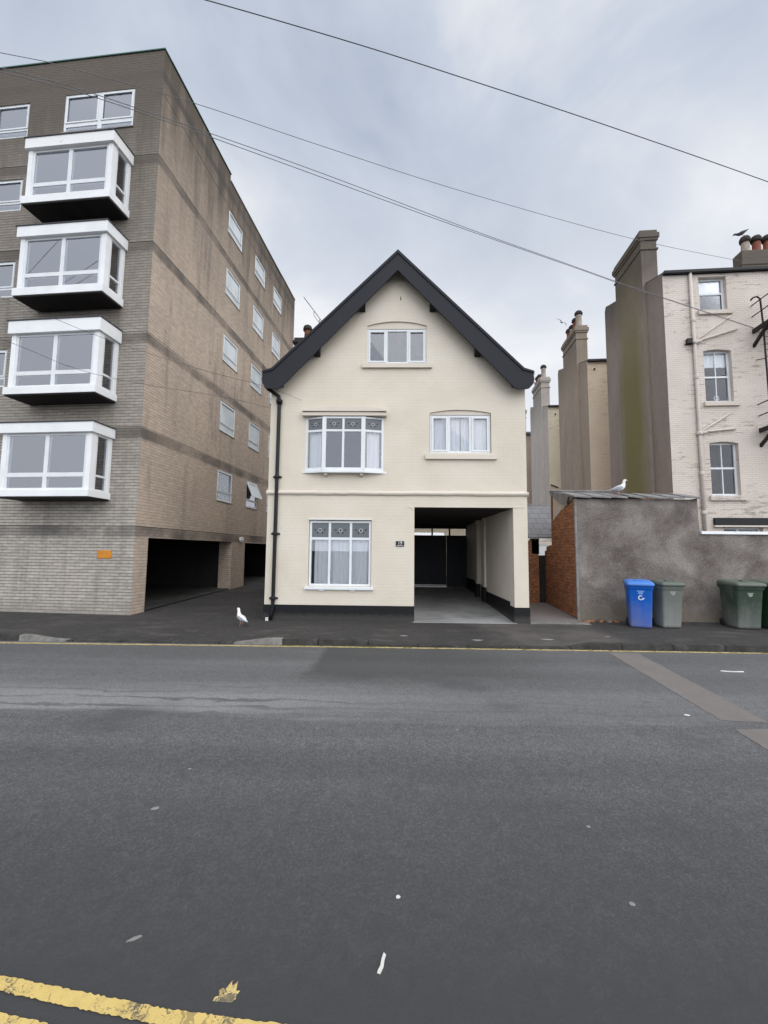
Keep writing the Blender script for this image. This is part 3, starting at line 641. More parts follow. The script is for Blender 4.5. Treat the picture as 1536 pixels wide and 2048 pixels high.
# black plinth
p = HB(); t = .018
p.box(WL-t, .47+.004, YF-t, YF+.1, .0, .495); p.box(WL-t, WL+.05, YF+.1, 17, .0, .55); p.box(2.757-.02, WR+t, YF-t, YF+.36, .0, .495); p.box(WR-.05, WR+t, YF+.36, 17, .0, .60)
p.box(2.737, 2.80, YF+.36, 12.99, .0, .585); p.box(2.68, 2.80, 12.99, 13.37, .0, .70); p.box(2.81, 2.85, 13.37, 14.08, .0, .70); p.box(2.68, 2.80, 14.08, 14.47, 0, .72); p.box(2.81, 2.85, 14.47, 16.9, 0, .76)
p.build('plinth', 'plinth', bevel=.006)
# string course: a rounded moulding, slightly wavy with old paint
p = HB(); rn = random.Random(11); pts = []
prof = [(0, 3.03), (.022, 3.04), (.05, 3.062), (.06, 3.09), (.055, 3.115), (.04, 3.13), (.012, 3.145), (0, 3.15)]
xs = [WL-.03+(WR-WL+.06)*k/50 for k in range(51)]; wob = [rn.uniform(-.005, .005) for _ in xs]
ids = [p.idx([(x, YF-o, z+wob[i]) for o, z in prof]) for i, x in enumerate(xs)]
for i in range(50):
    for k in range(len(prof)-1): p.addf((ids[i]+k, ids[i]+k+1, ids[i+1]+k+1, ids[i+1]+k), 0, True)
p.addf([ids[0]+k for k in range(len(prof))]); p.addf([ids[-1]+k for k in range(len(prof))][::-1])
p.build('string_course', 'cream_smooth')
# roof, verge, bargeboards, soffit
FW = Fr((0, YF, 0), (1, 0, 0), (0, -1, 0)); cx = .04
def mirror(pl, s): return [(cx+s*x, z) for x, z in (pl if s > 0 else pl[::-1])]
barge = [(0, 8.917), (2.93, 5.995), (3.02, 5.945), (3.15, 5.905), (3.175, 5.74), (3.155, 5.63), (3.06, 5.525), (2.98, 5.505), (2.80, 5.505), (2.71, 5.545), (0, 8.425)]
for s in (1, -1):
    r_ = HB(); r_.prism(FW, mirror([(0, 8.96), (2.95, 6.03), (3.20, 5.94), (3.19, 5.86), (2.90, 5.93), (0, 8.83)], s), -7.2, .262); r_.build('roof', 'slate')
    b = HB(); b.prism(FW, mirror(barge, s), .265, .305)
    # second moulded board along the top edge
    b.prism(FW, mirror([(0, 8.93), (2.945, 6.0), (3.165, 5.93), (3.165, 5.885), (2.925, 5.945), (0, 8.845)], s), .306, .328)
    b.box(*((cx+2.72, cx+3.15) if s > 0 else (cx-3.15, cx-2.72)), YF-.264, YF-.02, 5.645, 5.665)
    b.build('bargeboard', 'barge', bevel=.004)
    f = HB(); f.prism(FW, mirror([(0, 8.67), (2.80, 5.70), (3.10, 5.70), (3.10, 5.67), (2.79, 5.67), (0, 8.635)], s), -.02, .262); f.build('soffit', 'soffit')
    e_ = HB(); a, b_ = (cx+3.0, cx+3.18) if s > 0 else (cx-3.18, cx-3.0)
    e_.box(a, b_, YF-.25, 17, 5.78, 5.86); e_.build('gutter', 'black')
    for bx, bz in ((.85, 7.44), (1.92, 6.27)):
        k = HB(); FK = Fr((cx+s*bx-.07, YF, 0), (0, -1, 0), (1, 0, 0))
        # a purlin end carved with a quarter-round toe
        zt = 8.64-1.06*(bx-.06)
        k.prism(FK, [(-.02, zt), (-.02, zt-.26)]+[(.05+.19*math.sin(a*math.pi/12), zt-.14-.12*math.cos(a*math.pi/12)) for a in range(0, 7)]+[(.262, zt-.05)], 0, .14); k.build('purlin_end', 'barge')
k = HB(); k.tube([(-.0, YF-.01, 7.93), (.115, YF-.012, 7.93), (.118, YF-.012, 7.85)][1:], .008, 6); k.build('wall_hook', 'rustblack')
# windows -------------------------------------------------
window(H, FH, -.69, .752, 6.25, 7.13, [-.222, .305], [], .055, .06, -.045, .06, sash=((0, 0), (2, 0)), glass='glass_old', sill=(-.80, .872, 6.125, 6.24, .065, 'cream_smooth'),
       curtain=None)
window(H, FH, .835, 2.265, 4.06, 4.99, [1.275, 1.80], [], .058, .075, -.05, .06, sash=((0, 0), (2, 0)), glass='glass_old', sill=(.72, 2.39, 3.905, 4.03, .07, 'cream_smooth'),
       curtain=[(.88, 1.27, 4.08, 4.98, 'net', .014, .11), (1.29, 1.56, 4.08, 4.98, 'net', .02, .09), (1.585, 1.80, 4.08, 4.98, 'net', .02, .08), (1.82, 2.23, 4.08, 4.98, 'net', .014, .12)])
gw = window(H, FH, -1.975, -.535, .925, 2.44, [-1.503, -1.008], [2.022], .05, .055, -.035, .07, top_glass='etched', glass='glass_old', sill=(-2.05, -.468, .852, .918, .07, 'upvc'),
       curtain=[(-1.87, -1.03, .94, 2.02, 'net', .018, .17), (-1.02, -.56, .94, 2.02, 'net', .016, .2)])
for x in (-1.66, -.945): k = MB(); k.fbox(FH, x-.055, x+.055, .815, .851, 0, .045); k.build('sill_block', 'upvc', H)
k = MB(); k.fbox(FH, -2.0, -.52, 2.458, 2.475, 0, .03); k.build('drip_trim', 'upvc', H)
# leaded flower motif on the coloured top lights
def motif(fr, u, z, d, s=1.0):
    g = MB()
    g.lathe((0, 0, 0), [(.001, 0), (.018*s, 0), (.018*s, .003), (.001, .003)], 10)
    out = []
    for (x, y, zz) in g.v: out.append(fr(u+x, z+y, d+zz))
    g.v = [tuple(p) for p in out]
    for dx, dz, a in ((-.115, .012, .9), (-.055, -.055, -.7), (.055, -.055, .7), (.115, .012, -.9)):
        ca, sa = math.cos(a), math.sin(a); pl = []
        for k in range(10):
            t = 2*math.pi*k/10; x, y = .013*s*math.cos(t), .030*s*math.sin(t); pl.append((u+dx*s+x*ca-y*sa, z+dz*s+x*sa+y*ca))
        g.prism(fr, pl, d, d+.003)
    for k in range(24):
        a, b = 2*math.pi*k/24, 2*math.pi*(k+1)/24; r0, r1 = .036*s, .043*s
        g.face([fr(u+r0*math.cos(a), z+r0*math.sin(a), d+.002), fr(u+r1*math.cos(a), z+r1*math.sin(a), d+.002), fr(u+r1*math.cos(b), z+r1*math.sin(b), d+.002), fr(u+r0*math.cos(b), z+r0*math.sin(b), d+.002)], 1)
    return g
for u in (-1.735, -1.255, -.775):
    motif(FH, u, 2.215, -.053).build('glass_motif', ['signblack', 'white'], gw)
# shallow bow of three facets on the first floor
BW = H
P0, P1, P2, P3 = (-2.125, 0.0), (-1.665, .12), (-.74, .12), (-.265, 0.0)     # x, distance out
bw = MB()
def bowpoly(off): return [(P0[0]-off*1.6, 0), (P1[0]-off*.5, P1[1]+off), (P2[0]+off*.5, P2[1]+off), (P3[0]+off*1.6, 0)]
def slab(mb, poly, z0, z1, mi=0):
    n = len(poly); lo = [FH(u, z0, d) for u, d in poly]; hi = [FH(u, z1, d) for u, d in poly]
    mb.face(lo[::-1], mi); mb.face(hi, mi)
    for k in range(n): mb.face([lo[k], lo[(k+1) % n], hi[(k+1) % n], hi[k]], mi)
slab(bw, bowpoly(.0), 3.60, 3.635); slab(bw, bowpoly(.045), 3.555, 3.60)
rn = random.Random(5)
bw.build('bow_window', 'upvc', BW)
bow = [c for c in H.children if c.name.startswith('bow_window')][0]
def hood(za, zb, zc, off, name):
    t = MB(); pl = [(-2.19, za), (-.20, za)]+[(-.20-1.99*q/14, zb+zc*(1-(2*q/14-1)**2)) for q in range(15)]
    t.prism(FH, pl, -.02, off); t.build(name, 'cream_smooth', bow, bevel=.006)
hood(4.915, 4.985, .02, .15, 'cornice'); hood(5.01, 5.055, .085, .185, 'cornice_top')
def facet(a, b, cols, curt=None, sl=None):
    A, B = FH(a[0], 0, a[1]), FH(b[0], 0, b[1]); U = (B-A); L = U.length; N = Vector((U.y, -U.x, 0))
    fr = Fr((A.x, A.y, -.14), U, N)
    f = window_flat(bow, fr, .004, L-.004, 3.635, 4.90, cols, [4.565], .045, .05, 0, .06, top='etched', curtain=curt, glass='glass_old')
    return fr, L
def window_flat(parent, fr, u0, u1, z0, z1, cols, rows, fw, bar, d, dep, top=None, curtain=None, mat='upvc', glass='glass'):
    """same as window() but its panes hang on the parent, for parts that are already one level down"""
    before = set(bpy.data.objects)
    f = window(parent, fr, u0, u1, z0, z1, cols, rows, fw, bar, d, dep, top_glass=top, curtain=curtain, mat=mat, glass=glass, name='frame')
    for o in list(f.children): o.parent = parent
    return f
fr1, L1 = facet(P0, P1, [], curt=[(.06, .36, 3.66, 4.55, 'net', .02, .1)])
fr2, L2 = facet(P1, P2, [(.905)/2])
fr3, L3 = facet(P2, P3, [], curt=[(L1-.36, L1-.06, 3.66, 4.55, 'net', .02, .1)])
for P in (P1, P2): pm = MB(); pm.fbox(FH, P[0]-.045, P[0]+.045, 3.636, 4.90, P[1]-.075, P[1]+.006); pm.build('corner_post', 'upvc', bow)
for fr_, us in ((fr1, [L1*.52]), (fr2, [.235, .675]), (fr3, [L3*.48])):
    for u in us: motif(fr_, u, 4.725, -.018, .85).build('glass_motif', ['signblack', 'white'], bow)
for x in (-1.61, -.77):
    k = MB(); k.prism(Fr(FH(x-.04, 0, 0), FH.N, FH.U), [(-.02, 3.48), (.05, 3.48), (.10, 3.50), (.12, 3.554), (-.02, 3.554)], 0, .08); k.build('bracket', 'cream_smooth', bow)
# rainwater pipe
p = HB(); px = -2.765
p.tube([(-3.08, YF-.14, 5.76), (-3.08, YF-.14, 5.62), (-3.02, YF-.10, 5.56), (-2.86, YF-.06, 5.46), (-2.79, YF-.06, 5.41), (px, YF-.06, 5.30), (px, YF-.06, .42), (px-.02, YF-.06, .30), (px-.05, YF-.08, .16)], .043, 10)
dp = p.build('drainpipe', 'black')
c_ = HB(); c_.lathe((px, YF-.06, 5.20), [(.052, 0), (.078, .07), (.08, .115), (.06, .12)], 12); c_.build('hopper', 'black', dp)
for z in (3.42, 2.08, .60):
    c_ = HB(); c_.lathe((px, YF-.06, z), [(.055, 0), (.06, .02), (.06, .06), (.055, .08)], 12); c_.box(px-.1, px+.1, YF-.03, YF, z+.02, z+.06); c_.build('pipe_collar', 'black', dp)
# garage doors at the back of the passage with three top lights
d = HB(); d.box(.47, 2.04, 16.86, 16.92, .455, 2.34); d.box(2.05, 2.83, 16.86, 16.92, .385, 2.34)
for k in range(8): d.box(.55+.29*k, .57+.29*k, 16.845, 16.86, .5, 2.3)
gd_ = d.build('garage_door', 'gunmetal')
t = HB(); t.box(.47, 2.83, 16.86, 16.92, 2.34, 2.37); t.box(.47, 2.83, 16.86, 16.92, 2.63, 2.77)
for x in (.47, 1.46, 2.14, 2.80): t.box(x, x+.06, 16.862, 16.918, 2.37, 2.63)
t.build('door_frame', 'gunmetal', gd_)
t = HB(); t.box(.53, 2.80, 16.885, 16.89, 2.37, 2.63); t.build('pane', 'glass', gd_)
t = HB(); t.box(.5, 2.02, 16.82, 16.858, .452, .472); t.build('daylight_bar', 'alu', gd_)  # pale bar standing in for the strip of daylight under the left leaf
# chimney on the rear left of the house
c_ = HB(); c_.box(-3.86, -2.97, 15.7, 16.5, .3, 9.62); c_.box(-3.93, -2.9, 15.63, 16.57, 9.62, 9.72); c_.box(-3.88, -2.95, 15.68, 16.52, 9.72, 9.84)
ch = c_.build('chimney', 'sootpot', bevel=.02)
for x in (-3.44,):
    c_ = HB(); c_.lathe((x, 16.05, 9.82), [(.15, 0), (.135, .08), (.12, .45), (.13, .47)], 16); c_.build('chimney_pot', 'terracotta', ch)
    c_ = HB(); c_.lathe((x, 16.05, 10.29), [(.175, 0), (.18, .07), (.15, .17), (.08, .22)], 16); c_.build('pot_cap', 'sootpot', ch)

# ------------------------------------------------------------------ things fixed to the cream house
np_ = thing('number_plate', 'small black house number plate reading 19 beside the passage opening', 'sign', (.14, YF-.012, 1.915))
g = MB(); g.box(-.095, .095, -.006, .012, -.062, .062); g.build('plate', 'signblack', np_, bevel=.004)
def text_mesh(name, body, size, mat, parent, loc, rx=R(90), rz=0.0, ext=.002, space=1.0):
    cu = bpy.data.curves.new(name, 'FONT'); cu.body = body; cu.size = size; cu.align_x = 'CENTER'; cu.align_y = 'CENTER'; cu.extrude = ext; cu.space_character = space
    to = bpy.data.objects.new(name+'_curve', cu); COL.objects.link(to)
    bpy.context.view_layer.update()
    me = bpy.data.meshes.new_from_object(to.evaluated_get(bpy.context.evaluated_depsgraph_get())); bpy.data.objects.remove(to)
    me.materials.clear(); me.materials.append(MATS[mat])
    o = bpy.data.objects.new(name, me); COL.objects.link(o); o.parent = parent; o.location = loc; o.rotation_euler = (rx, 0, rz); return o
text_mesh('digits', '19', .105, 'white', np_, (.0, -.008, .014))
g = MB(); g.box(-.075, .075, -.0085, -.006, -.044, -.036); g.build('lettering_line', 'white', np_)
ae = thing('tv_aerial', 'thin tilted television aerial above the left roof slope by the red chimney pot', 'aerial', (-2.98, 16.0, 8.0))
g = MB(); g.tube([(0, 0, -1.5), (0, 0, 2.72)], .022, 6); g.build('mast', 'alu', ae)
g = MB(); g.tube([(-.62, -.02, 3.62), (.12, 0, 2.62)], .018, 6); g.build('boom', 'alu', ae)
g = MB()
for k in range(7):
    t = k/6; c = Vector((-.60+.52*t, -.02, 3.60-.70*t)); g.tube([c+Vector((-.02, -.14, -.02)), c+Vector((.02, .14, .02))], .006, 5)
g.tube([(-.22, 0, 3.06), (-.22, 0, 2.9), (-.06, 0, 2.66), (0, 0, 2.6)], .014, 6)
g.build('element', 'alu', ae)

# ------------------------------------------------------------------ block of flats on the left
AL = R(-4.66)
B = thing('block_of_flats', 'five storey buff brick block of flats with stacked white box bays', 'building', (-6.289, 10.308, 0), AL)
LINES = [2.285, 4.76, 7.235, 9.665, 12.12]
FF = Fr((0, 0, 0), (1, 0, 0), (0, -1, 0)); FSd = Fr((0, 0, 0), (0, 1, 0), (1, 0, 0))
TOPZ = 15.17; LEN = 11.35; WID = 24.0
GR = .014
bays = [(3.09, 2.935, 4.71, 4.455), (5.59, 5.41, 7.26, 6.93), (8.11, 7.91, 9.73, 9.44), (10.55, 10.35, 12.13, 11.84)]
store = [(LINES[k]+GR, (LINES[k+1] if k < 4 else TOPZ)) for k in range(5)]
front_w = [(3.40, 4.45), (5.90, 6.92), (8.36, 9.38), (10.83, 11.76), (13.0, 14.03)]
side_w = [(3.39, 4.46), (5.80, 6.85), (8.27, 9.24), (10.69, 11.70), (12.98, 13.86)]
cols = [(3.90, 5.03), (6.24, 7.33), (8.35, 9.42)]
m = MB()
m.wall(FF, rect(-WID, 0, -.05, LINES[0]))
for k, (a, b) in enumerate(store):
    holes = [rect(-5.93, -3.90, *front_w[k])]
    if k == 4: holes.append(rect(-2.84, -.79, 13.0, 14.13))
    else: holes.append(rect(-2.95, -.87, bays[k][1]+.03, bays[k][3]-.03))
    m.wall(FF, rect(-WID, 0, a, b), holes, 0, .12)
m.build('front_wall', 'flats_front', B)
m = MB()
m.wall(FSd, [(0, -.05), (.51, -.05), (.51, 2.02), (5.2, 2.02), (5.2, -.05), (6.3, -.05), (6.3, 2.0), (10.9, 2.0), (10.9, -.05), (LEN, -.05), (LEN, LINES[0]), (0, LINES[0])])
for k, (a, b) in enumerate(store):
    hs = [rect(*c, *side_w[k]) for c in cols]
    if k == 4:
        m.wall(FSd, rect(0, LEN, a, 13.915), hs, 0, .10); m.wall(FSd, [(0, 13.929), (LEN, 13.929), (LEN, 14.95), (9.3, 14.95), (9.3, 14.85), (3.9, 14.98), (3.9, TOPZ), (0, TOPZ)])
    else: m.wall(FSd, rect(0, LEN, a, b), hs, 0, .10)
# jambs, pier and soffit of the car openings
for (y0, y1) in ((.06, .51), (5.2, 6.3), (10.9, LEN-.01)): m.box(-.48, -.002, y0, y1, -.05, LINES[0]-.01)
m.box(-.30, -.002, .51, 5.2, 2.02, 2.28); m.box(-.30, -.002, 6.3, 10.9, 2.0, 2.28)
m.build('side_wall', 'flats_side', B)
m = MB()
for z in LINES:
    m.box(-WID, -.02, .02, .10, z-.01, z+GR+.01); m.box(-.10, -.02, .02, LEN-.02, z-.01, z+GR+.01)
m.box(-.10, -.02, .3, LEN-.02, 13.90, 13.94)
m.build('floor_joint', 'groove', B)
m = MB(); m.wall(Fr((0, LEN, 0), (1, 0, 0), (0, 1, 0)), rect(-WID, 0, 0, 14.95)); m.wall(Fr((-WID, 0, 0), (0, 1, 0), (-1, 0, 0)), rect(0, LEN, 0, TOPZ)); m.build('rear_wall', 'flats_side', B)
m = MB()
for z in LINES: m.box(-WID+.05, -.11, .11, LEN-.05, z-.12, z+.03)
m.box(-WID+.05, -.11, .11, LEN-.05, 14.5, 14.6)
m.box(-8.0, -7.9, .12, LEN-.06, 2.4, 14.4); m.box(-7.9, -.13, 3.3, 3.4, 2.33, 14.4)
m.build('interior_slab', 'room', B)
m = MB(); m.box(-1.6, -1.5, 3.45, LEN-.1, 2.33, 14.4); m.build('partition', 'room', B)  # added behind the side panes to keep the interior evenly dark
m = MB(); m.box(-6.2, -6.1, .1, LEN-.1, 0, 2.15); m.box(-6.1, -.5, LEN-.3, LEN-.2, 0, 2.15); m.box(-6.1, -.5, .12, .18, 0, 2.15); m.box(-6.0, -.6, 5.6, 5.7, 0, 2.15); m.build('undercroft_wall', 'undercroft_dark', B)
m = MB(); m.box(-WID, .03, -.03, .30, TOPZ, TOPZ+.03); m.box(-.25, .035, .30, 3.9, TOPZ, TOPZ+.027); m.build('coping', 'green_metal', B)
m = MB(); m.box(-.25, .03, 3.9, 9.3, 14.935, 14.96); m.box(-.25, .03, 9.3, LEN, 14.95, 14.99); m.build('coping', 'concrete', B)
m = MB(); RB = Matrix.Rotation(AL, 4, 'Z')
cs = [Vector((x_, y_, 0)) for x_, y_ in ((-6.1, .0), (-.02, .0), (-.02, 5.6), (-.02, 11.0), (-6.1, 11.0), (-6.1, 5.6))]
pts_ = []
for q in cs: w_ = RB @ q; gx, gy = w_.x-6.289, w_.y+10.308; pts_.append((q.x, q.y, gz(gx, gy)+.03))
m.face([pts_[k] for k in (0, 1, 2, 5)]); m.face([pts_[k] for k in (5, 2, 3, 4)]); o = m.build('car_port_floor', 'dark_concrete'); o.location = (-6.289, 10.308, 0); o.rotation_euler = (0, 0, AL); tag(o, kind='structure')
# windows of the side wall
for k in range(5):
    for ci, (a, b) in enumerate(cols):
        z0, z1 = side_w[k]
        lowopen = (k == 0)
        if k == 0 and ci == 1:      # top light pushed open
            f = window(B, FSd, a, b, z0, z1, [], [z0+.30], .06, .055, -.015, .06, glass='glass', gd=.03)
            # a hinged sash leaning out from the head
            hx, hz, ln, an = .0, z1-.075, .62, R(24)
            FO = Fr(FSd(0, hz, -.03), FSd.U, FSd.N)
            s_ = MB(); 
            def tip(u, l, t): return FSd(u, hz-l*math.cos(an), -.02+l*math.sin(an)+t)
            def bar(u0, u1, l0, l1): s_.hexa([tip(u0, l1, .02), tip(u1, l1, .02), tip(u1, l1, -.02), tip(u0, l1, -.02), tip(u0, l0, .02), tip(u1, l0, .02), tip(u1, l0, -.02), tip(u0, l0, -.02)])
            bar(a+.07, a+.12, 0, ln); bar(b-.12, b-.07, 0, ln); bar(a+.12, b-.12, 0, .05); bar(a+.12, b-.12, ln-.05, ln)
            s_.build('sash', 'upvc', f)
            s_ = MB(); s_.face([tip(a+.12, .05, 0), tip(b-.12, .05, 0), tip(b-.12, ln-.05, 0), tip(a+.12, ln-.05, 0)]); s_.build('pane', 'obscure', f)
        elif k == 0:
            window(B, FSd, a, b, z0, z1, [], [z0+.31], .055, .06, -.015, .06, sash=((0, 1),), glass='glass_dark', curtain=[(b-.5, b-.1, z0+.33, z1-.08, 'brown_curtain', .015, .12)] if ci == 0 else None)
        else:
            window(B, FSd, a, b, z0, z1, [], [z0+.27], .055, .05, -.015, .06, sash=((0, 1),), glass='obscure')
        s_ = MB(); s_.fbox(FSd, a-.02, b+.02, z0-.022, z0, -.08, .022); s_.build('sill', 'concrete', B)
# street-front windows beside the bays and above them
for k in range(5):
    z0, z1 = front_w[k]
    window(B, FF, -5.93, -3.90, z0, z1, [-4.92], [z0+.26], .055, .075, -.03, .06, sash=((0, 1), (1, 1)), curtain=[(-5.85, -3.95, z0+.03, z1-.04, 'net', .012, .22)])
window(B, FF, -2.84, -.79, 13.0, 14.13, [-1.79], [13.24], .06, .12, -.02, .06, sash=((0, 1), (1, 1)), curtain=[(-2.78, -.85, 13.03, 14.08, 'net', .012, .3)])
s_ = MB(); s_.fbox(FF, -2.87, -.76, 12.975, 13.0, -.1, .03); s_.build('sill', 'concrete', B)
# box bays
XL, XR, OUT = -3.10, -.72, .70
for k, (s1, s0, t1, t0) in enumerate(bays):
    mb = MB(); wm = 1 if k == 3 else 0
    mb.box(XL-.02, XR+.03, -OUT-.03, 0, t0, t1-.015, wm)               # head fascia
    mb.box(XL-.03, XR+.01, -OUT-.02, 0, s0, s1, 0)                      # sill fascia
    inset = .05
    for (x0, x1, y0, y1) in ((XR-.15, XR-.03, -OUT+.04, -OUT+.20), (XL+.03, XL+.15, -OUT+.04, -OUT+.20), (XR-.10, XR-.03, -.10, 0), (XL+.03, XL+.10, -.10, 0)): mb.box(x0, x1, y0, y1, s1, t0, 0)
    bay = mb.build('bay_window', ['whitepaint', 'whiteshabby'], B, bevel=.005)
    mb = MB(); mb.box(XL-.05, XR+.05, -OUT-.05, 0, t1-.015, t1+.012); mb.build('bay_roof', 'lead', bay)
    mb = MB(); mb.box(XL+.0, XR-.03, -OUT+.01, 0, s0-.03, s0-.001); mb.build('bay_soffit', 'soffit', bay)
    FBF = Fr((0, -OUT+.06, 0), (1, 0, 0), (0, -1, 0)); rw = s1+.27*(t0-s1)
    curt = None
    if k in (2, 3): curt = [(XL+.2, XR-.2, s1+.02, t0-.02, 'net', .012, .25)]
    elif k == 1: curt = [(XL+.2, XL+1.05, s1+.02, t0-.02, 'net', .012, .3)]
    else: curt = [(XL+.2, XL+.75, s1+.30, t0-.02, 'net', .012, .15)]
    window_flat(bay, FBF, XL+.15, XR-.15, s1, t0, [(XL+XR)/2], [rw], .055, .10, 0, .06, curtain=curt)
    FBS = Fr((XR-.04, 0, 0), (0, 1, 0), (1, 0, 0)); window_flat(bay, FBS, -OUT+.20, -.10, s1, t0, [], [rw], .045, .05, 0, .05)
    FBS = Fr((XL+.04, 0, 0), (0, 1, 0), (-1, 0, 0)); window_flat(bay, FBS, -OUT+.20, -.10, s1, t0, [], [rw], .045, .05, 0, .05)
# a table lamp and bits on the lowest bay's window board
lamp = thing('table_lamp', 'cream lampshade lamp behind the narrow end pane of the lowest bay', 'lamp', tuple(B.matrix_basis @ Vector((-.95, -.32, 3.10))))
g = MB(); g.lathe((0, 0, .32), [(.15, 0), (.10, .24)], 16); g.build('lamp_shade', 'drape', lamp)
g = MB(); g.lathe((0, 0, 0), [(.07, 0), (.07, .02), (.02, .04), (.035, .14), (.015, .3), (.012, .34)], 12); g.build('lamp_base', 'concrete', lamp)
sg = thing('notice_board', 'small blank orange notice screwed to the grey brick corner of the flats', 'sign', tuple(B.matrix_basis @ Vector((-.755, -.01, 1.595))), AL)
g = MB(); g.box(-.185, .185, -.012, .01, -.098, .098); g.build('plate', 'orange', sg, bevel=.01)
g = MB()
for x, z in ((-.16, .075), (.16, .075), (-.16, -.075), (.16, -.075)): g.lathe((x, -.013, z), [(.010, -.003), (.010, .003)], 8)
g.build('screw', 'rustblack', sg)
wl_ = thing('bulkhead_lamp', 'small pale security lamp over the pier between the car openings', 'lamp', tuple(B.matrix_basis @ Vector((.0, 5.88, 2.15))), AL)
g = MB(); g.box(.0, .10, -.11, .11, -.07, .05); g.build('housing', 'whitepaint', wl_, bevel=.015)
g = MB(); g.box(.02, .11, -.09, .09, -.11, -.07); g.build('lens', 'obscure', wl_, bevel=.01)

# ------------------------------------------------------------------ terrace of tall rear wings on the right
AR = R(-3.8); T0 = Vector((9.975, 15.5, 0)); PITCHT = 7.42
ydir = Vector((math.sin(-AR), math.cos(-AR), 0))
def roofz(u): return 12.19+.322*u
def terrace(k, label, wall_mat, side_mat, wid):
    t = thing('terraced_house', label, 'house', tuple(T0+ydir*PITCHT*k), AR)
    F = Fr((0, 0, 0), (1, 0, 0), (0, -1, 0)); S = Fr((0, 0, 0), (0, 1, 0), (-1, 0, 0))
    m = MB(); holes = []
    if k == 0:
        holes = [rect(1.26, 2.22, 10.70, 12.0), arched(1.29, 2.24, 7.24, 9.14, .06), arched(1.31, 2.28, 3.82, 5.70, .06), rect(1.62, 2.90, 1.9, 2.70)]
    m.wall(F, rect(0, wid, 0, 12.12), holes, 0, .17); m.build('front_wall', wall_mat, t)
    m = MB()
    # side wall under a single-pitch roof, its far end rounded off
    pr = [(0, 0), (5.0, 0), (5.0, 13.55), (4.93, 13.70), (4.8, 13.76), (4.4, roofz(4.4)), (0, 12.19)]
    m.wall(S, pr); m.wall(Fr((0, 5.0, 0), (1, 0, 0), (0, 1, 0)), rect(0, wid, 0, 13.6)); m.wall(Fr((wid, 0, 0), (0, 1, 0), (1, 0, 0)), pr)
    # chimney breast
    m.hexa([(-.12, 1.18, 0), (.02, 1.18, 0), (.02, 3.52, 0), (-.12, 3.52, 0), (-.12, 1.18, 14.02), (.02, 1.18, 14.02), (.02, 3.52, 14.02), (-.12, 3.52, 14.02)])
    m.build('side_wall', side_mat, t)
    m = MB(); m.hexa([(.002, -.12, 12.12), (wid, -.12, 12.12), (wid, 4.9, 13.70), (.002, 4.9, 13.70), (.002, -.12, 12.20), (wid, -.12, 12.20), (wid, 4.9, 13.78), (.002, 4.9, 13.78)]); m.build('roof', 'lead', t)
    m = MB(); m.box(.0, wid, -.16, -.05, 12.13, 12.23); m.build('gutter', 'black' if k == 0 else 'lead', t)
    st = MB()
    st.box(.021, .50, 1.18, 3.52, 12.3, 14.02)
    for (o, a, b) in ((.045, 14.02, 14.09), (.0, 14.09, 14.42), (.05, 14.42, 14.52), (.09, 14.52, 14.72), (.03, 14.72, 14.86)): st.box(-.12-o, .50+o, 1.18-o, 3.52+o, a, b)
    ck = st.build('chimney', side_mat, t, bevel=.012)
    if k in (1, 2, 3):
        for i, u in enumerate((1.55, 2.05, 2.6, 3.15) if k < 3 else (1.6, 2.3)):
            if k == 2 and i == 1: continue
            hgt = (.82, .66, .52, .58)[i]; mm = ('buffpot', 'terracotta', 'buffpot', 'terracotta')[i]
            p_ = MB(); p_.lathe((.19, u, 14.84), [(.20, 0), (.18, .06), (.16, hgt-.05), (.18, hgt)], 14); p_.build('chimney_pot', mm, ck)
            p_ = MB(); p_.lathe((.19, u, 14.84+hgt), [(.20, 0), (.23, .05), (.22, .16), (.15, .25), (.06, .29)], 14); p_.build('pot_cap', 'sootpot', ck)
    return t, F, S
U1, F1, S1 = terrace(0, 'tall pale pink brick rear wing with green-stained chimney breast above the yard wall', 'pinkbrick', 'render_algae', 7.2)
U2, F2, S2 = terrace(1, 'second rear wing back, peach front and brown chimney wall with four pots', 'peachbrick', 'render_grey', 5.0)
U3, F3, S3 = terrace(2, 'third rear wing back, cream front and pale grey chimney wall beside the house', 'creambrick', 'render_pale', 5.0)
U4, F4, S4 = terrace(3, 'farthest rear wing, a thin brown strip seen just past the cream house', 'render_grey', 'render_grey', 5.0)
for S_, t_, ss in ((F2, U2, ((.35, 11.7), (.8, 4.9))), (F3, U3, ((.5, 11.6), (.3, 6.4)))):
    for (u, z) in ss:
        m = MB(); m.tube([S_(u-.25, z+.1, .06), S_(u+.25, z-.1, .06)] if z < 7 else [S_(u, z, -.02), S_(u, z, .1)], .045, 8); m.build('waste_pipe', 'sootpot', t_)
# windows of the near wing
window(U1, F1, 1.26, 2.22, 10.70, 12.0, [], [11.42], .07, .055, -.15, .06, sash=((0, 0),), glass='glass_dark', sill=(1.17, 2.35, 10.53, 10.69, .09, 'pinkbrick'), curtain=[(1.32, 2.16, 11.4, 11.95, 'net', .01, .2)])
m = MB(); m.box(.15, 7.0, 1.0, 1.08, 0, 12.0); m.build('partition', 'room', U1)  # added close behind the panes so the rooms read uniformly dark
w2 = window(U1, F1, 1.29, 2.24, 7.24, 9.19, [1.765], [8.20], .075, .03, -.15, .06, glass='glass_dark', sill=(1.20, 2.39, 7.07, 7.23, .09, 'pinkbrick'), curtain=[(1.35, 2.2, 8.62, 9.1, 'net', .012, .2)])
w3 = window(U1, F1, 1.31, 2.28, 3.82, 5.75, [1.795], [4.82], .075, .03, -.15, .06, glass='glass_dark', sill=(1.21, 2.42, 3.64, 3.81, .09, 'pinkbrick'))
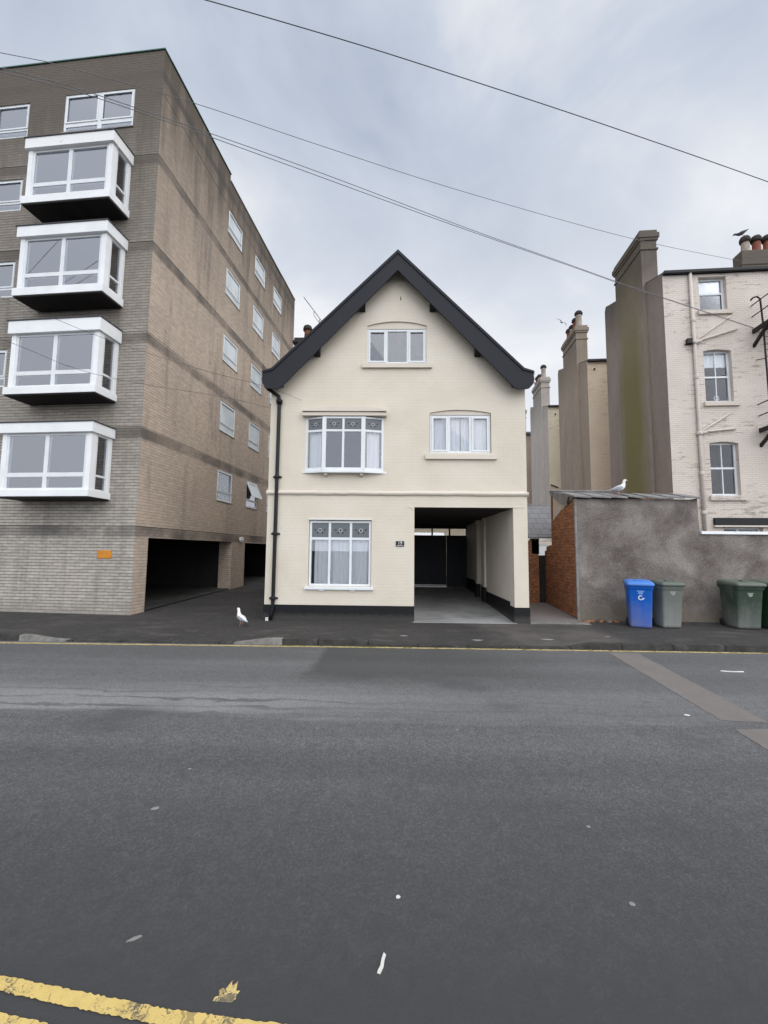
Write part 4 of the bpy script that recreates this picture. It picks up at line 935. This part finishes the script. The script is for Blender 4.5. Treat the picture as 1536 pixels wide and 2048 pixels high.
for f_, a, b, z in ((w2, 1.36, 2.17, 8.20), (w3, 1.38, 2.21, 4.82)):
    m = MB(); m.fbox(F1, a, b, z-.035, z+.035, -.16, -.14); m.build('meeting_rail', 'upvc', f_)
m = MB()
pts = [F1(1.765+.085*math.cos(2*math.pi*k/14), 7.43+.085*math.sin(2*math.pi*k/14), -.185) for k in range(15)]
m.tube(pts, .014, 6); m.build('window_ornament', 'upvc', w2)
window(U1, F1, 1.62, 2.90, 1.9, 2.70, [2.16], [2.5], .07, .06, -.12, .06, glass='glass_dark')
m = MB(); m.fbox(F1, 1.29, 4.6, 2.77, 3.02, -.02, .10); m.build('lintel', 'black', U1)
m = MB(); m.fbox(F1, 1.27, 4.6, 2.70, 2.755, -.02, .12); m.build('lintel_ledge', 'cream_smooth', U1)
# soil pipe with two branches on each floor
m = MB(); x0 = .965
m.tube([F1(x0-.02, 12.25, .07), F1(x0, 9.0, .07), F1(x0, 5.9, .07), F1(x0, 2.3, .07)], .058, 10)
sp_ = m.build('drainpipe', 'cream_pipe', U1)
def branch(pts, r): m = MB(); m.tube([F1(*p) for p in pts], r, 8); m.build('waste_pipe', 'cream_pipe', sp_)
branch([(x0, 9.40, .09), (x0+.18, 9.62, .07), (2.25, 10.42, .06)], .024); branch([(x0, 9.42, .09), (1.25, 9.56, .07), (2.47, 9.93, .06)], .034)
branch([(x0, 6.0, .09), (x0+.14, 6.18, .07), (2.0, 6.76, .06)], .03); branch([(x0, 6.05, .09), (1.2, 6.13, .07), (2.2, 6.22, .06)], .038)
for z in (10.3, 9.46, 8.15, 6.06, 4.6, 3.2):
    m = MB(); big = z in (9.46, 6.06); m.lathe(F1(x0, z-.07, .07), [(.068 if not big else .085, 0), (.075 if not big else .10, .03), (.075 if not big else .10, .11), (.068 if not big else .08, .14)], 12)
    if big: m.tube([F1(x0, z, .07), F1(x0+.22, z+.04, .09)], .055, 8)
    m.build('pipe_collar', 'cream_pipe', sp_)
m = MB(); m.fbox(F1, .70, .88, 9.40, 9.60, 0, .12); m.fbox(F1, .66, .9, 9.40, 9.425, 0, .16); m.build('hopper', 'rustblack', U1)
# second stack standing on the roof at the right edge
m = MB(); m.box(4.26, 7.0, 2.0, 2.65, 12.5, 13.72)
for (o, a, b) in ((.05, 13.72, 13.86), (.0, 13.86, 14.02), (-.03, 14.02, 14.42)): m.box(4.30-o, 7.0, 2.02-o, 2.63+o, a, b)
ck = m.build('chimney', 'render_algae', U1, bevel=.03)
for i, x in enumerate((4.68, 5.12, 5.56, 6.0)):
    p_ = MB(); p_.lathe((x, 2.32, 14.40), [(.18, 0), (.16, .06), (.145, .50), (.15, .52)], 16); p_.build('chimney_pot', ('buffpot', 'terracotta', 'terracotta', 'buffpot')[i], ck)
    p_ = MB(); p_.lathe((x, 2.32, 14.92), [(.185, 0), (.20, .05), (.20, .15), (.15, .25), (.06, .30)], 16); p_.build('pot_cap', 'sootpot', ck)
# fire escape running out of the frame
FE = thing('fire_escape', 'black steel fire escape bolted to the pale pink brick wing', 'fire escape', tuple(T0), AR)
def fe(name, pts, r, n=6, flat=None):
    m = MB()
    m.tube([F1(*p) for p in pts], r, n); return m.build(name, 'rustblack', FE)
XE = 3.03
for zt, zb in ((10.80, 9.88), (7.10, 6.20)):
    for dz in (0, -.42):
        fe('handrail', [(XE, zt+dz, .0), (XE, zt+dz, 1.05), (XE+.03, zt+dz, 1.08), (XE+3.0, zt+dz, 1.08)], .020)
    m = MB(); m.fbox(F1, XE-.03, XE+.05, zb-.13, zb+.02, 0, 1.12); m.fbox(F1, XE+.05, XE+3.2, zb-.10, zb+.02, 1.04, 1.12); m.build('platform_beam', 'rustblack', FE)
    m = MB()
    for k in range(26): m.fbox(F1, XE+.06+.12*k, XE+.10+.12*k, zb-.02, zb+.012, 0, 1.04)
    m.build('platform_grating', 'rustblack', FE)
    m = MB(); a = .04; m.hexa([F1(XE-a, zb-.66, .0), F1(XE+a, zb-.66, .0), F1(XE+a, zb-.54, .0), F1(XE-a, zb-.54, .0), F1(XE-a, zb-.16, .72), F1(XE+a, zb-.16, .72), F1(XE+a, zb-.12, .60), F1(XE-a, zb-.12, .60)]); m.build('brace', 'rustblack', FE)
    m = MB()
    for k in range(4):
        fe('baluster', [(XE+.75*k+.55, zb, 1.08), (XE+.75*k+.55, zt, 1.08)], .014, 5)
fe('stanchion', [(XE-.32, 10.78, .42), (XE-.24, 10.87, .44), (XE-.12, 10.90, .45), (XE-.02, 10.80, .45), (XE+.02, 9.88, .45), (XE+.04, 7.8, .45), (XE+.05, 6.2, .45)], .030, 8)
fe('stanchion', [(XE+.45, 10.88, .42), (XE+.55, 10.95, .45), (XE+.66, 10.85, .45), (XE+.68, 6.2, .45)], .030, 8)
m = MB()
for k in range(15): m.tube([F1(XE+.03, 9.65-.24*k, .45), F1(XE+.68, 9.65-.24*k, .45)], .011, 5)
m.build('rung', 'rustblack', FE)
fe('wall_tie', [(XE-.3, 8.55, .45), (XE+.03, 8.62, .45)], .016)

# ------------------------------------------------------------------ yard wall and outbuildings
YW = thing('yard_wall', 'stained grey roughcast yard wall with stone slabs along its higher left part', 'wall', (4.385, 10.45, 0))
FY = Fr((0, 0, 0), (1, 0, 0), (0, -1, 0))
X1 = 2.90
m = MB()
top = [(0, 0), (14, 0), (14, 2.22), (X1+.03, 2.22), (X1+.01, 2.5), (X1, 3.05), (0, 3.05)]
m.wall(FY, top)
m.wall(Fr((X1, 0, 0), (0, 1, 0), (1, 0, 0)), rect(0, .3, 2.2, 3.08)); m.wall(Fr((0, .3, 0), (1, 0, 0), (0, 1, 0)), [(X1, 0), (14, 0), (14, 2.22), (X1, 2.22)])
m.build('roughcast_face', 'roughcast', YW)
# the return along the alley is bare old brick with a broken top edge
FA = Fr((0, 0, 0), (.06, .998, 0), (-1, .06, 0))
m = MB(); m.wall(FA, [(0.002, 0), (2.75, 0), (2.75, 1.60), (2.55, 1.62), (2.5, 1.92), (2.1, 1.95), (1.90, 1.95), (1.88, 2.14), (1.83, 2.30), (1.90, 2.45), (1.80, 2.6), (1.62, 2.72), (1.35, 2.78), (1.1, 2.88), (.7, 2.95), (.38, 3.04), (.002, 3.10)], [], 0)
m.wall(Fr(FA(2.75, 0, 0), (1, 0, 0), (0, -1, 0)), rect(0, .25, 0, 1.6))
m.build('brick_return', 'redbrick', YW)
m = MB(); m.wall(FA, [(.30, 3.0), (1.95, 2.2), (1.95, 3.46), (.0, 3.12)], [], -.04); m.build('cement_patch', 'render_pale', YW)
m = MB(); m.wall(FA, [(.02, 3.10), (.62, 2.93), (1.0, 3.03), (1.95, 3.40), (1.95, 3.48), (.0, 3.135)], [], .03); m.build('lead_flashing', 'slab', YW)
m = MB(); m.tube([FA(.34, 3.13, .05), FA(.36, 3.04, .055), FA(.45, 2.99, .05)], .016, 6); m.build('iron_hook', 'rustblack', YW)
# rubble edge at the foot of the corner
m = MB(); m.fbox(FY, -.03, .02, .0, 3.05, -.05, .012); m.build('corner_bead', 'slab', YW, bevel=.006)
rn = random.Random(21); x = -.08; k = 0
while x < X1-.04:
    wd = rn.uniform(.40, .50); wd = min(wd, X1+.08-x)
    m = MB(); tz = rn.uniform(-.02, .02); lo, hi = 3.052+rn.uniform(-.006, .006), 3.078+rn.uniform(-.006, .010); sk = rn.uniform(.05, .11)
    # every slab laps the next, so its right end rides a little higher
    m.hexa([(x, -.11+tz, hi), (x+wd-.006, -.11-tz, lo), (x+wd-.006-sk, .42, lo+.145), (x-sk, .42, hi+.145), (x, -.11+tz, hi+.042), (x+wd-.006, -.11-tz, lo+.042), (x+wd-.006-sk, .42, lo+.187), (x-sk, .42, hi+.187)])
    m.build('coping_slab', 'slab', YW, bevel=.006); x += wd
m = MB(); m.hexa([(.0, .42, 3.20), (X1, .42, 3.20), (X1-.2, 1.9, 3.40), (.1, 1.9, 3.42), (.0, .42, 3.23), (X1, .42, 3.23), (X1-.2, 1.9, 3.43), (.1, 1.9, 3.45)]); m.build('shed_roof', 'slab', YW)
m = MB(); m.box(.12, 1.72, 1.80, 2.05, 3.40, 3.475); m.box(.10, 1.74, 1.78, 2.07, 3.475, 3.52); m.build('ridge_slab', 'slab', YW, bevel=.01)
m = MB(); m.box(.13, X1-.02, 1.9, 2.0, 0, 3.40); m.build('rear_wall', 'redbrick', YW)
m = MB(); m.box(X1+.03, 14, -.05, .36, 2.22, 2.29); m.build('painted_coping', 'whitepaint', YW, bevel=.006)
# slate-roofed lean-to across the end of the alley
LT = thing('outbuilding', 'low slate-roofed lean-to at the end of the alley right of the house', 'outbuilding', (3.1, 13.0, 0))
m = MB(); m.hexa([(0, -.10, 2.16), (2.6, -.10, 2.16), (2.6, 1.25, 3.25), (0, 1.25, 3.25), (0, -.10, 2.20), (2.6, -.10, 2.20), (2.6, 1.25, 3.29), (0, 1.25, 3.29)]); m.build('roof', 'slate', LT)
m = MB(); m.box(0, 2.6, 1.2, 1.42, 3.25, 3.34); m.build('ridge', 'slab', LT)
m = MB(); m.box(0, 1.22, 0, .22, 0, 2.10); m.box(1.48, 1.70, .03, .22, 0, 1.80); m.box(1.70, 2.6, .03, .22, 0, 1.95); m.build('wall', 'redbrick', LT)
m = MB(); m.box(1.225, 1.475, .10, .14, .22, 1.66); m.build('gate', 'rustblack', LT)
m = MB(); m.box(1.02, 1.24, .0, .2, 1.70, 2.16); m.build('post', 'rustblack', LT)
BW_ = thing('rear_garden_wall', 'pale wall glimpsed through the gap under the slate lean-to', 'wall', (3.2, 17.6, 0))
m = MB(); m.wall(Fr((0, 0, 0), (1, 0, 0), (0, -1, 0)), rect(0, 6, 0, 2.9), [rect(2.42, 3.1, 1.4, 2.05)], 0, .08); m.box(0, 6, .1, .3, 0, 2.9); m.build('wall', 'pinkbrick', BW_)
m = MB(); m.box(2.42, 3.1, .03, .06, 1.4, 2.05); m.build('window', 'upvc', BW_)
RY = thing('courtyard_wall', 'pale wall seen through the lights above the dark garage doors', 'wall', (-3, 24.0, 0))
m = MB(); m.box(-4, 9.5, 0, .25, 0, 3.6); m.build('wall', 'creambrick', RY)
rb = [((4.42, 10.16), .07), ((4.50, 10.28), .05), ((4.62, 10.34), .06), ((5.02, 10.30), .06), ((5.20, 10.33), .05), ((4.3, 10.2), .045), ((4.85, 10.36), .05)]
for i, ((x, y), s) in enumerate(rb):
    m = MB(); rn = random.Random(i+40); c = [(-1, -1), (1, -1), (1, 1), (-1, 1)]
    m.hexa([(a*s*rn.uniform(.8, 1.5), b*s*rn.uniform(.6, 1), -.01) for a, b in c]+[(a*s*rn.uniform(.5, 1.1), b*s*rn.uniform(.4, .8), s*rn.uniform(.5, 1.0)) for a, b in c])
    o = m.build('rubble_stone', 'stone' if i % 2 else 'redbrick', None, bevel=.006); o.location = (x, y, gz(x, y)); o.rotation_euler = (0, 0, rn.uniform(0, 3))
    tag(o, ['broken stone at the foot of the brick corner', 'small rubble lump beside the alley edging', 'brick bit just inside the corner of the roughcast wall', 'larger brick bit under the roughcast wall towards the blue bin', 'rubble lump nearest the blue bin', 'leftmost small stone on the alley edging', 'stone tucked against the roughcast wall foot'][i], 'rubble', 'rubble along the foot of the yard wall')

# ------------------------------------------------------------------ wheeled bins
def make_bin(name, label, x, y, rz, body, lid, wd, dp_, ht, text, kind, tint='bin_text'):
    t = thing(name, label, 'bin', (x, y, gz(x, y)), rz, 'wheeled bins along the yard wall')
    def ring(w, d0, d1, z, r=.05):
        pts = []
        for (cx_, cy_, a0) in ((w-r, d1-r, 0), (-w+r, d1-r, 90), (-w+r, d0+r, 180), (w-r, d0+r, 270)):
            for a in (0, 30, 60, 90): pts.append((cx_+r*math.cos(R(a0+a)), cy_+r*math.sin(R(a0+a)), z))
        return pts
    w2 = wd/2; m = MB(); h = ht-.07
    # front is -y. rings from the foot to the rim
    prof = [(w2*.78, -dp_*.30, dp_*.40, .012, .04), (w2*.79, -dp_*.31, dp_*.41, .06, .04), (w2*.82, -dp_*.34, dp_*.43, .30, .045), (w2*.90, -dp_*.42, dp_*.46, h-.10, .05), (w2*.905, -dp_*.425, dp_*.46, h-.09, .05), (w2*.96, -dp_*.47, dp_*.48, h-.06, .05), (w2*.965, -dp_*.475, dp_*.48, h, .05)]
    L = [m.idx(ring(*p)) for p in prof]; n = 16
    for a, b in zip(L[:-1], L[1:]):
        for k in range(n): m.addf((a+k, a+(k+1) % n, b+(k+1) % n, b+k), 0, True)
    m.addf([L[0]+k for k in range(n)][::-1])
    bd = m.build('body', body, t)
    m = MB(); prof = [(w2*1.0, -dp_*.52, dp_*.50, h+.0, .05), (w2*1.02, -dp_*.54, dp_*.50, h+.015, .05), (w2*1.02, -dp_*.54, dp_*.50, h+.045, .05), (w2*.95, -dp_*.47, dp_*.47, h+.075, .06), (w2*.70, -dp_*.30, dp_*.36, h+.092, .08)]
    L = [m.idx(ring(*p)) for p in prof]
    m.v = [(q[0], q[1], q[2]+.035*max(0, (q[1]/dp_+.54))*(1 if q[2] > h+.01 else 0)) for q in m.v]
    for a, b in zip(L[:-1], L[1:]):
        for k in range(n): m.addf((a+k, a+(k+1) % n, b+(k+1) % n, b+k), 0, True)
    m.addf([L[-1]+k for k in range(n)]); m.addf([L[0]+k for k in range(n)][::-1])
    ld = m.build('lid', lid, t)
    m = MB(); m.tube([(-w2*.8, dp_*.56, h-.02), (w2*.8, dp_*.56, h-.02)], .016, 8)
    for s in (-.8, 0, .8): m.box(s*w2-.02, s*w2+.02, dp_*.44, dp_*.57, h-.05, h+.01)
    m.build('handle', lid, t)
    m = MB(); m.box(-.09, .09, -dp_*.30, -dp_*.12, h+.10, h+.125); m.box(-.12, .12, -dp_*.5, -dp_*.46, h+.050, h+.058); m.build('lid_grip', lid, ld, bevel=.006)
    for s in (-1, 1):
        m = MB(); prf = [(.02, -.025), (.075, -.025), (.085, -.015), (.085, .015), (.075, .025), (.02, .025)]; lm = MB(); lm.lathe((0, 0, 0), prf, 16)
        lm.v = [(s*(w2*.80)+zz, dp_*.40+xx, .085+yy) for xx, yy, zz in lm.v]; lm.build('wheel', 'rubber', t)
    # printed council lines on the front; the face leans a little
    def fy(z): return -dp_*(.34+(z-.30)/(h-.40)*.08)-.0035
    m = MB()
    for (z, hw) in text: 
        k = MB(); rr = random.Random(int(z*1000)); xx = -hw
        while xx < hw:
            ww = rr.uniform(.008, .020); m.face([(xx, fy(z-.006), z-.006), (min(hw, xx+ww), fy(z-.006), z-.006), (min(hw, xx+ww), fy(z+.007), z+.007), (xx, fy(z+.007), z+.007)]); xx += ww+.004
    m.build('printed_lines', tint, bd)
    if kind == 'blue':      # round recycling arrow
        m = MB(); zc = .655; r0, r1 = .032, .050
        for k in range(20):
            a, b = R(50+290*k/20), R(50+290*(k+1)/20)
            m.face([(r0*math.cos(a), fy(zc+r0*math.sin(a)), zc+r0*math.sin(a)), (r1*math.cos(a), fy(zc+r1*math.sin(a)), zc+r1*math.sin(a)), (r1*math.cos(b), fy(zc+r1*math.sin(b)), zc+r1*math.sin(b)), (r0*math.cos(b), fy(zc+r0*math.sin(b)), zc+r0*math.sin(b))])
        m.face([(.018, fy(zc-.012), zc-.012), (.075, fy(zc+.004), zc+.004), (.050, fy(zc-.040), zc-.040)]); m.build('recycling_arrow', 'white', bd)
        m = MB(); m.lathe((.03, -dp_*.43, h+.070), [(.012, 0), (.010, .012)], 8); m.build('lid_stud', 'rubber', ld)
    return t
make_bin('wheeled_bin', 'bright blue recycling bin with a paler lid and a round arrow symbol', 5.43, 9.78, R(-20), 'bin_blue', 'bin_bluelid', .52, .56, .98, [(.80, .075), (.778, .05), (.757, .045), (.736, .04)], 'blue', 'bin_bluetext')
make_bin('wheeled_bin', 'faded grey-green bin standing right beside the blue bin', 6.06, 9.82, R(0), 'bin_grey', 'bin_greylid', .50, .56, .98, [(.785, .06), (.755, .05), (.725, .03)], 'plain')
make_bin('wheeled_bin', 'wider dark green bin with dusty front, the left one of the right-hand pair', 7.72, 9.86, R(-4), 'bin_green', 'bin_greylid', .60, .68, .99, [(.775, .06), (.752, .04), (.73, .045), (.71, .025)], 'plain')
make_bin('wheeled_bin', 'deep green bin half cut off at the right edge of the photo', 8.40, 9.82, R(2), 'bin_deep', 'bin_greylid', .58, .68, 1.0, [(.775, .06), (.75, .04)], 'plain')

# ------------------------------------------------------------------ gulls
def gull(label, loc, rz, pose, scale=1.0, tone='gull', pitch=0.0):
    t = thing('gull', label, 'bird', loc, rz); t.scale = (scale,)*3
    V = Vector
    if pose == 'upright':
        sp = [(-.235, .125, .022, .006), (-.17, .145, .030, .016), (-.10, .165, .052, .045), (-.02, .18, .066, .068), (.06, .20, .066, .074), (.105, .235, .056, .066), (.125, .28, .042, .048), (.132, .325, .033, .036), (.138, .36, .032, .033), (.150, .385, .034, .034), (.172, .395, .026, .026), (.190, .394, .013, .014)]
    elif pose == 'lean':
        sp = [(-.235, .17, .022, .006), (-.17, .175, .030, .016), (-.10, .175, .052, .045), (-.02, .175, .066, .068), (.06, .18, .064, .070), (.12, .205, .050, .056), (.165, .24, .036, .040), (.20, .268, .033, .035), (.225, .28, .033, .034), (.25, .278, .026, .026), (.268, .272, .013, .014)]
    else:
        sp = [(-.24, .0, .040, .006), (-.17, .0, .034, .016), (-.08, .0, .052, .045), (.0, .0, .060, .060), (.08, .005, .056, .058), (.14, .012, .042, .044), (.18, .02, .034, .035), (.215, .022, .033, .033), (.24, .018, .024, .024), (.255, .014, .012, .012)]
    m = MB(); m.loft([(V((x, 0, z)), (a, b)) for x, z, a, b in sp], 14, side=(0, 1, 0)); m.build('body', tone, t)
    hx, hz = sp[-1][0], sp[-1][1]
    m = MB(); m.loft([(V((hx-.006, 0, hz)), (.010, .011)), (V((hx+.03, 0, hz-.004)), (.007, .010)), (V((hx+.052, 0, hz-.014)), (.002, .003))], 8, side=(0, 1, 0)); m.build('bill', 'bill' if tone == 'gull' else 'gullbacklit', t)
    m = MB()
    for s in (-1, 1): m.lathe((hx-.035, s*.026, hz+.008), [(.001, -.004), (.006, -.003), (.006, .003), (.001, .004)], 8)
    m.build('eye', 'signblack', t)
    for s in (-1, 1):
        m = MB()
        if pose == 'flying':
            w_ = [((.06, .05, .02), .10), ((.07, .20, .09), .10), ((.04, .36, .12), .085), ((-.04, .52, .08), .055), ((-.12, .64, .02), .012)]
            ids = []
            for (x, y, z), c in w_: ids.append((m.idx([(x+c*.6, s*y, z+.006), (x, s*y, z+.014), (x-c, s*y, z), (x, s*y, z-.006)])))
            for a, b in zip(ids[:-1], ids[1:]):
                for k in range(4): m.addf((a+k, a+(k+1) % 4, b+(k+1) % 4, b+k), 0, True)
            m.build('wing', 'gullbacklit' if tone != 'gull' else 'gullwing', t)
        else:
            dz = 0 if pose == 'upright' else -.012
            m.loft([(V((.085, s*.050, .215+dz)), (.012, .022)), (V((.03, s*.064, .20+dz)), (.016, .046)), (V((-.06, s*.058, .178+dz)), (.014, .046)), (V((-.15, s*.036, .155+(0 if pose == 'upright' else .01))), (.011, .028)), (V((-.225, s*.018, .135+(0 if pose == 'upright' else .03))), (.007, .013)), (V((-.285, s*.006, .118+(0 if pose == 'upright' else .045))), (.002, .004))], 10, side=(0, 1, 0))
            m.build('wing', 'gullwing' if tone == 'gull' else 'gullbacklit', t)
            m = MB(); m.tube([(.0, s*.030, .135), (-.008, s*.032, .07), (.004, s*.032, .006)], .0065, 6); m.tube([(.03, s*.045, .004), (.0, s*.032, .006), (.034, s*.024, .004)], .005, 5); m.build('leg', 'pinkleg', t)
    if pitch: t.rotation_euler = (0, pitch, rz)
    return t
gull('white gull standing upright on the pavement left of the drainpipe', (-3.24, 9.27, gz(-3.24, 9.27)), R(140), 'upright', .88)
gull('white gull resting on the stone slabs of the grey yard wall', (5.44, 10.47, 3.15), R(-8), 'upright', .92)
c_ = T0+Matrix.Rotation(AR, 4, 'Z') @ Vector((4.68, 2.32, 15.215)); gull('dark backlit gull perched on the chimney pot at the far right', tuple(c_), R(168), 'lean', 1.1, 'gullbacklit', R(30))
gull('tiny dark gull flying between the chimney stacks', (9.58, 24.0, 14.99), R(55), 'flying', .62, 'gullbacklit', R(-20)).rotation_euler = (R(50), R(-25), R(40))
c_ = T0+ydir*PITCHT*2+Matrix.Rotation(AR, 4, 'Z') @ Vector((.0, 3.3, 14.87)); gull('small dark bird hunched on the farthest visible chimney beside the bargeboard', tuple(c_), R(200), 'lean', 1.15, 'gullbacklit', R(-35))

# ------------------------------------------------------------------ overhead cables
def spline(P, n=8):
    P = [Vector(p) for p in P]; out = []
    for i in range(len(P)-1):
        a, b, c, d = P[max(i-1, 0)], P[i], P[i+1], P[min(i+2, len(P)-1)]
        for k in range(n):
            t = k/n; out.append(.5*((2*b)+(c-a)*t+(2*a-5*b+4*c-d)*t*t+(3*b-a-3*c+d)*t*t*t))
    out.append(P[-1]); return out
def cable(label, P, r, mat='cable', group='overhead cables'):
    m = MB(); m.tube(spline(P), r, 6); o = m.build('cable', mat); return tag(o, label, 'cable', group)
cable('thickest black cable slanting across the top of the sky', [(-8.23, 5.41, 11.36), (-5.62, 5.97, 11.2), (-3.3, 6.5, 11.15), (-.74, 7.11, 11.05), (1.37, 7.62, 10.91), (4.36, 8.37, 10.71), (8.66, 9.5, 10.41), (14.81, 11.17, 9.95), (22, 13.2, 9.3)], .0085)
cable('thin single grey cable between the thick cable and the twin cables', [(-14, 6.2, 11.5), (-8.63, 8.2, 12.43), (-7.46, 8.61, 12.56), (-4.97, 9.51, 12.65), (-1.91, 10.66, 12.60), (2.18, 12.25, 12.65), (8.53, 14.82, 13.1), (14.31, 17.2, 13.89)], .0072, 'cablegrey')
cable('upper of the twin grey cables meeting at the fire escape', [(-16, 4.9, 11.0), (-7.96, 7.6, 11.31), (-6.58, 8.05, 11.31), (-4.23, 8.84, 11.13), (-1.72, 9.72, 10.91), (1.95, 11.06, 10.55), (5.18, 12.27, 10.33), (6.82, 12.89, 10.22), (8.75, 13.63, 10.13), (13.03, 15.3, 9.98)], .0075, 'cablegrey')
cable('lower of the twin grey cables meeting at the fire escape', [(-16, 4.8, 10.8), (-7.85, 7.5, 11.1), (-6.34, 8.0, 11.11), (-4.14, 8.76, 10.94), (-.38, 10.11, 10.60), (1.94, 10.98, 10.43), (5.15, 12.2, 10.25), (6.79, 12.84, 10.16), (8.72, 13.59, 10.08), (13.03, 15.3, 9.95)], .0075, 'cablegrey')
cable('upper drop wire running past the box bays to a hook above the bow window', [(-9.5, 3.2, 5.9), (-6.42, 6.0, 5.66), (-5.15, 7.13, 5.43), (-3.94, 8.29, 5.36), (-2.9, 9.32, 5.40), (-2.24, 9.97, 5.32)], .0035)
cable('lower drop wire running past the box bays to the left edge of the cream house', [(-9.5, 3.0, 5.6), (-6.35, 6.0, 5.01), (-5.45, 7.0, 4.80), (-4.71, 7.9, 4.87), (-3.79, 9.02, 5.06), (-3.0, 9.985, 5.14)], .0035)

# ------------------------------------------------------------------ litter and marks on the ground
def scrap(name, label, cat, x, y, poly, th, mat, z=None, rz=0.0, group='litter on the road'):
    m = MB(); n = len(poly); m.prism(Fr((0, 0, 0), (1, 0, 0), (0, 0, 1)), [], 0, 0) if False else None
    lo = [(a, b, 0.0) for a, b in poly]; hi = [(a*.92, b*.92, th) for a, b in poly]
    m.face(lo[::-1]); m.face(hi)
    for k in range(n): m.face([lo[k], lo[(k+1) % n], hi[(k+1) % n], hi[k]])
    o = m.build(name, mat); o.location = (x, y, .001 if z is None else z); o.rotation_euler = (0, 0, rz); return tag(o, label, cat, group)
def blob(r, n, seed, sx=1.0): rn = random.Random(seed); return [(sx*r*rn.uniform(.75, 1.1)*math.cos(2*math.pi*k/n), r*rn.uniform(.75, 1.1)*math.sin(2*math.pi*k/n)) for k in range(n)]
strip = [(-.042, -.012), (-.01, -.010), (.02, .002), (.044, .008), (.05, .022), (.036, .020), (.012, .014), (-.016, .004), (-.044, .002)]
scrap('paper_scrap', 'crumpled white strip of paper on the road near the bottom centre', 'litter', -.034, 1.99, strip, .006, 'paper', rz=R(62))
scrap('chewing_gum', 'round white gum spot on the road above the paper strip', 'litter', .035, 2.35, blob(.012, 12, 2), .003, 'paper')
scrap('feather', 'small pale feather on the road above the yellow line', 'litter', -1.156, 2.07, [(-.03, -.003), (0, -.009), (.03, -.004), (.036, 0), (.028, .007), (0, .008)], .005, 'cement', rz=R(28))
scrap('bent_stick', 'thin curved white stick on the road at the right', 'litter', 5.08, 6.72, [(-.17, .040), (-.10, .005), (.0, -.010), (.10, -.006), (.16, .004), (.16, .018), (.09, .010), (0, .006), (-.09, .020), (-.155, .052)], .012, 'paper')
rq = random.Random(9); sp0 = [(-.05, -.03), (-.025, -.036), (.0, -.033), (.02, -.03), (.036, -.022), (.038, -.004), (.04, .012), (.024, .014), (.026, .032), (.020, .046), (.012, .036), (.006, .028), (.002, .044), (-.004, .052), (-.012, .034), (-.016, .020), (-.03, .018), (-.04, .008), (-.037, -.008), (-.048, -.016)]
scrap('paint_splash', 'yellow paint splash on the road just above the near yellow line', 'paint splash', -.640, 1.85, [(a+rq.uniform(-.005, .005), b+rq.uniform(-.005, .005)) for a, b in sp0], .0015, 'yellowworn')
scrap('paper_scrap', 'tiny pale scrap on the road left of the brown trench strip', 'litter', 3.20, 4.93, blob(.020, 9, 5, 1.5), .006, 'paper', rz=R(-20))
scrap('bird_dropping', 'pale bird dropping smeared on the right half of the near road', 'litter', 1.206, 2.35, blob(.014, 10, 7, 1.3), .002, 'cement')
scrap('bird_dropping', 'pale bird dropping smeared on the left half of the near road', 'litter', -1.60, 3.04, blob(.020, 10, 8, 1.5), .002, 'cement', rz=R(30))
for i, (x, y, r, s, l) in enumerate([(1.617, 8.48, .07, 1.6, 'pale cement spill on the pavement below the middle of the passage'), (2.985, 8.58, .085, 1.5, 'pale cement spill on the pavement below the right pillar'), (4.35, 9.98, .06, 1.8, 'pale spill by the broken brick corner'), (4.2, 8.72, .035, 1.5, 'small white spill on the pavement left of the bins'), (.212, 8.67, .05, 1.6, 'faint pale spill on the pavement below the black plinth')]):
    scrap('cement_spill', l, 'spill', x, y, blob(r, 14, 20+i, s), .003, 'cement', z=gz(x, y)+.003, group='pale spills on the pavement')
scrap('paper_scrap', 'little white scrap on the pavement at the foot of the drainpipe', 'litter', -2.88, 9.93, [(-.04, -.02), (.03, -.03), (.04, .01), (0, .03)], .07, 'paper', z=gz(-2.88, 9.93), group='litter on the pavement')
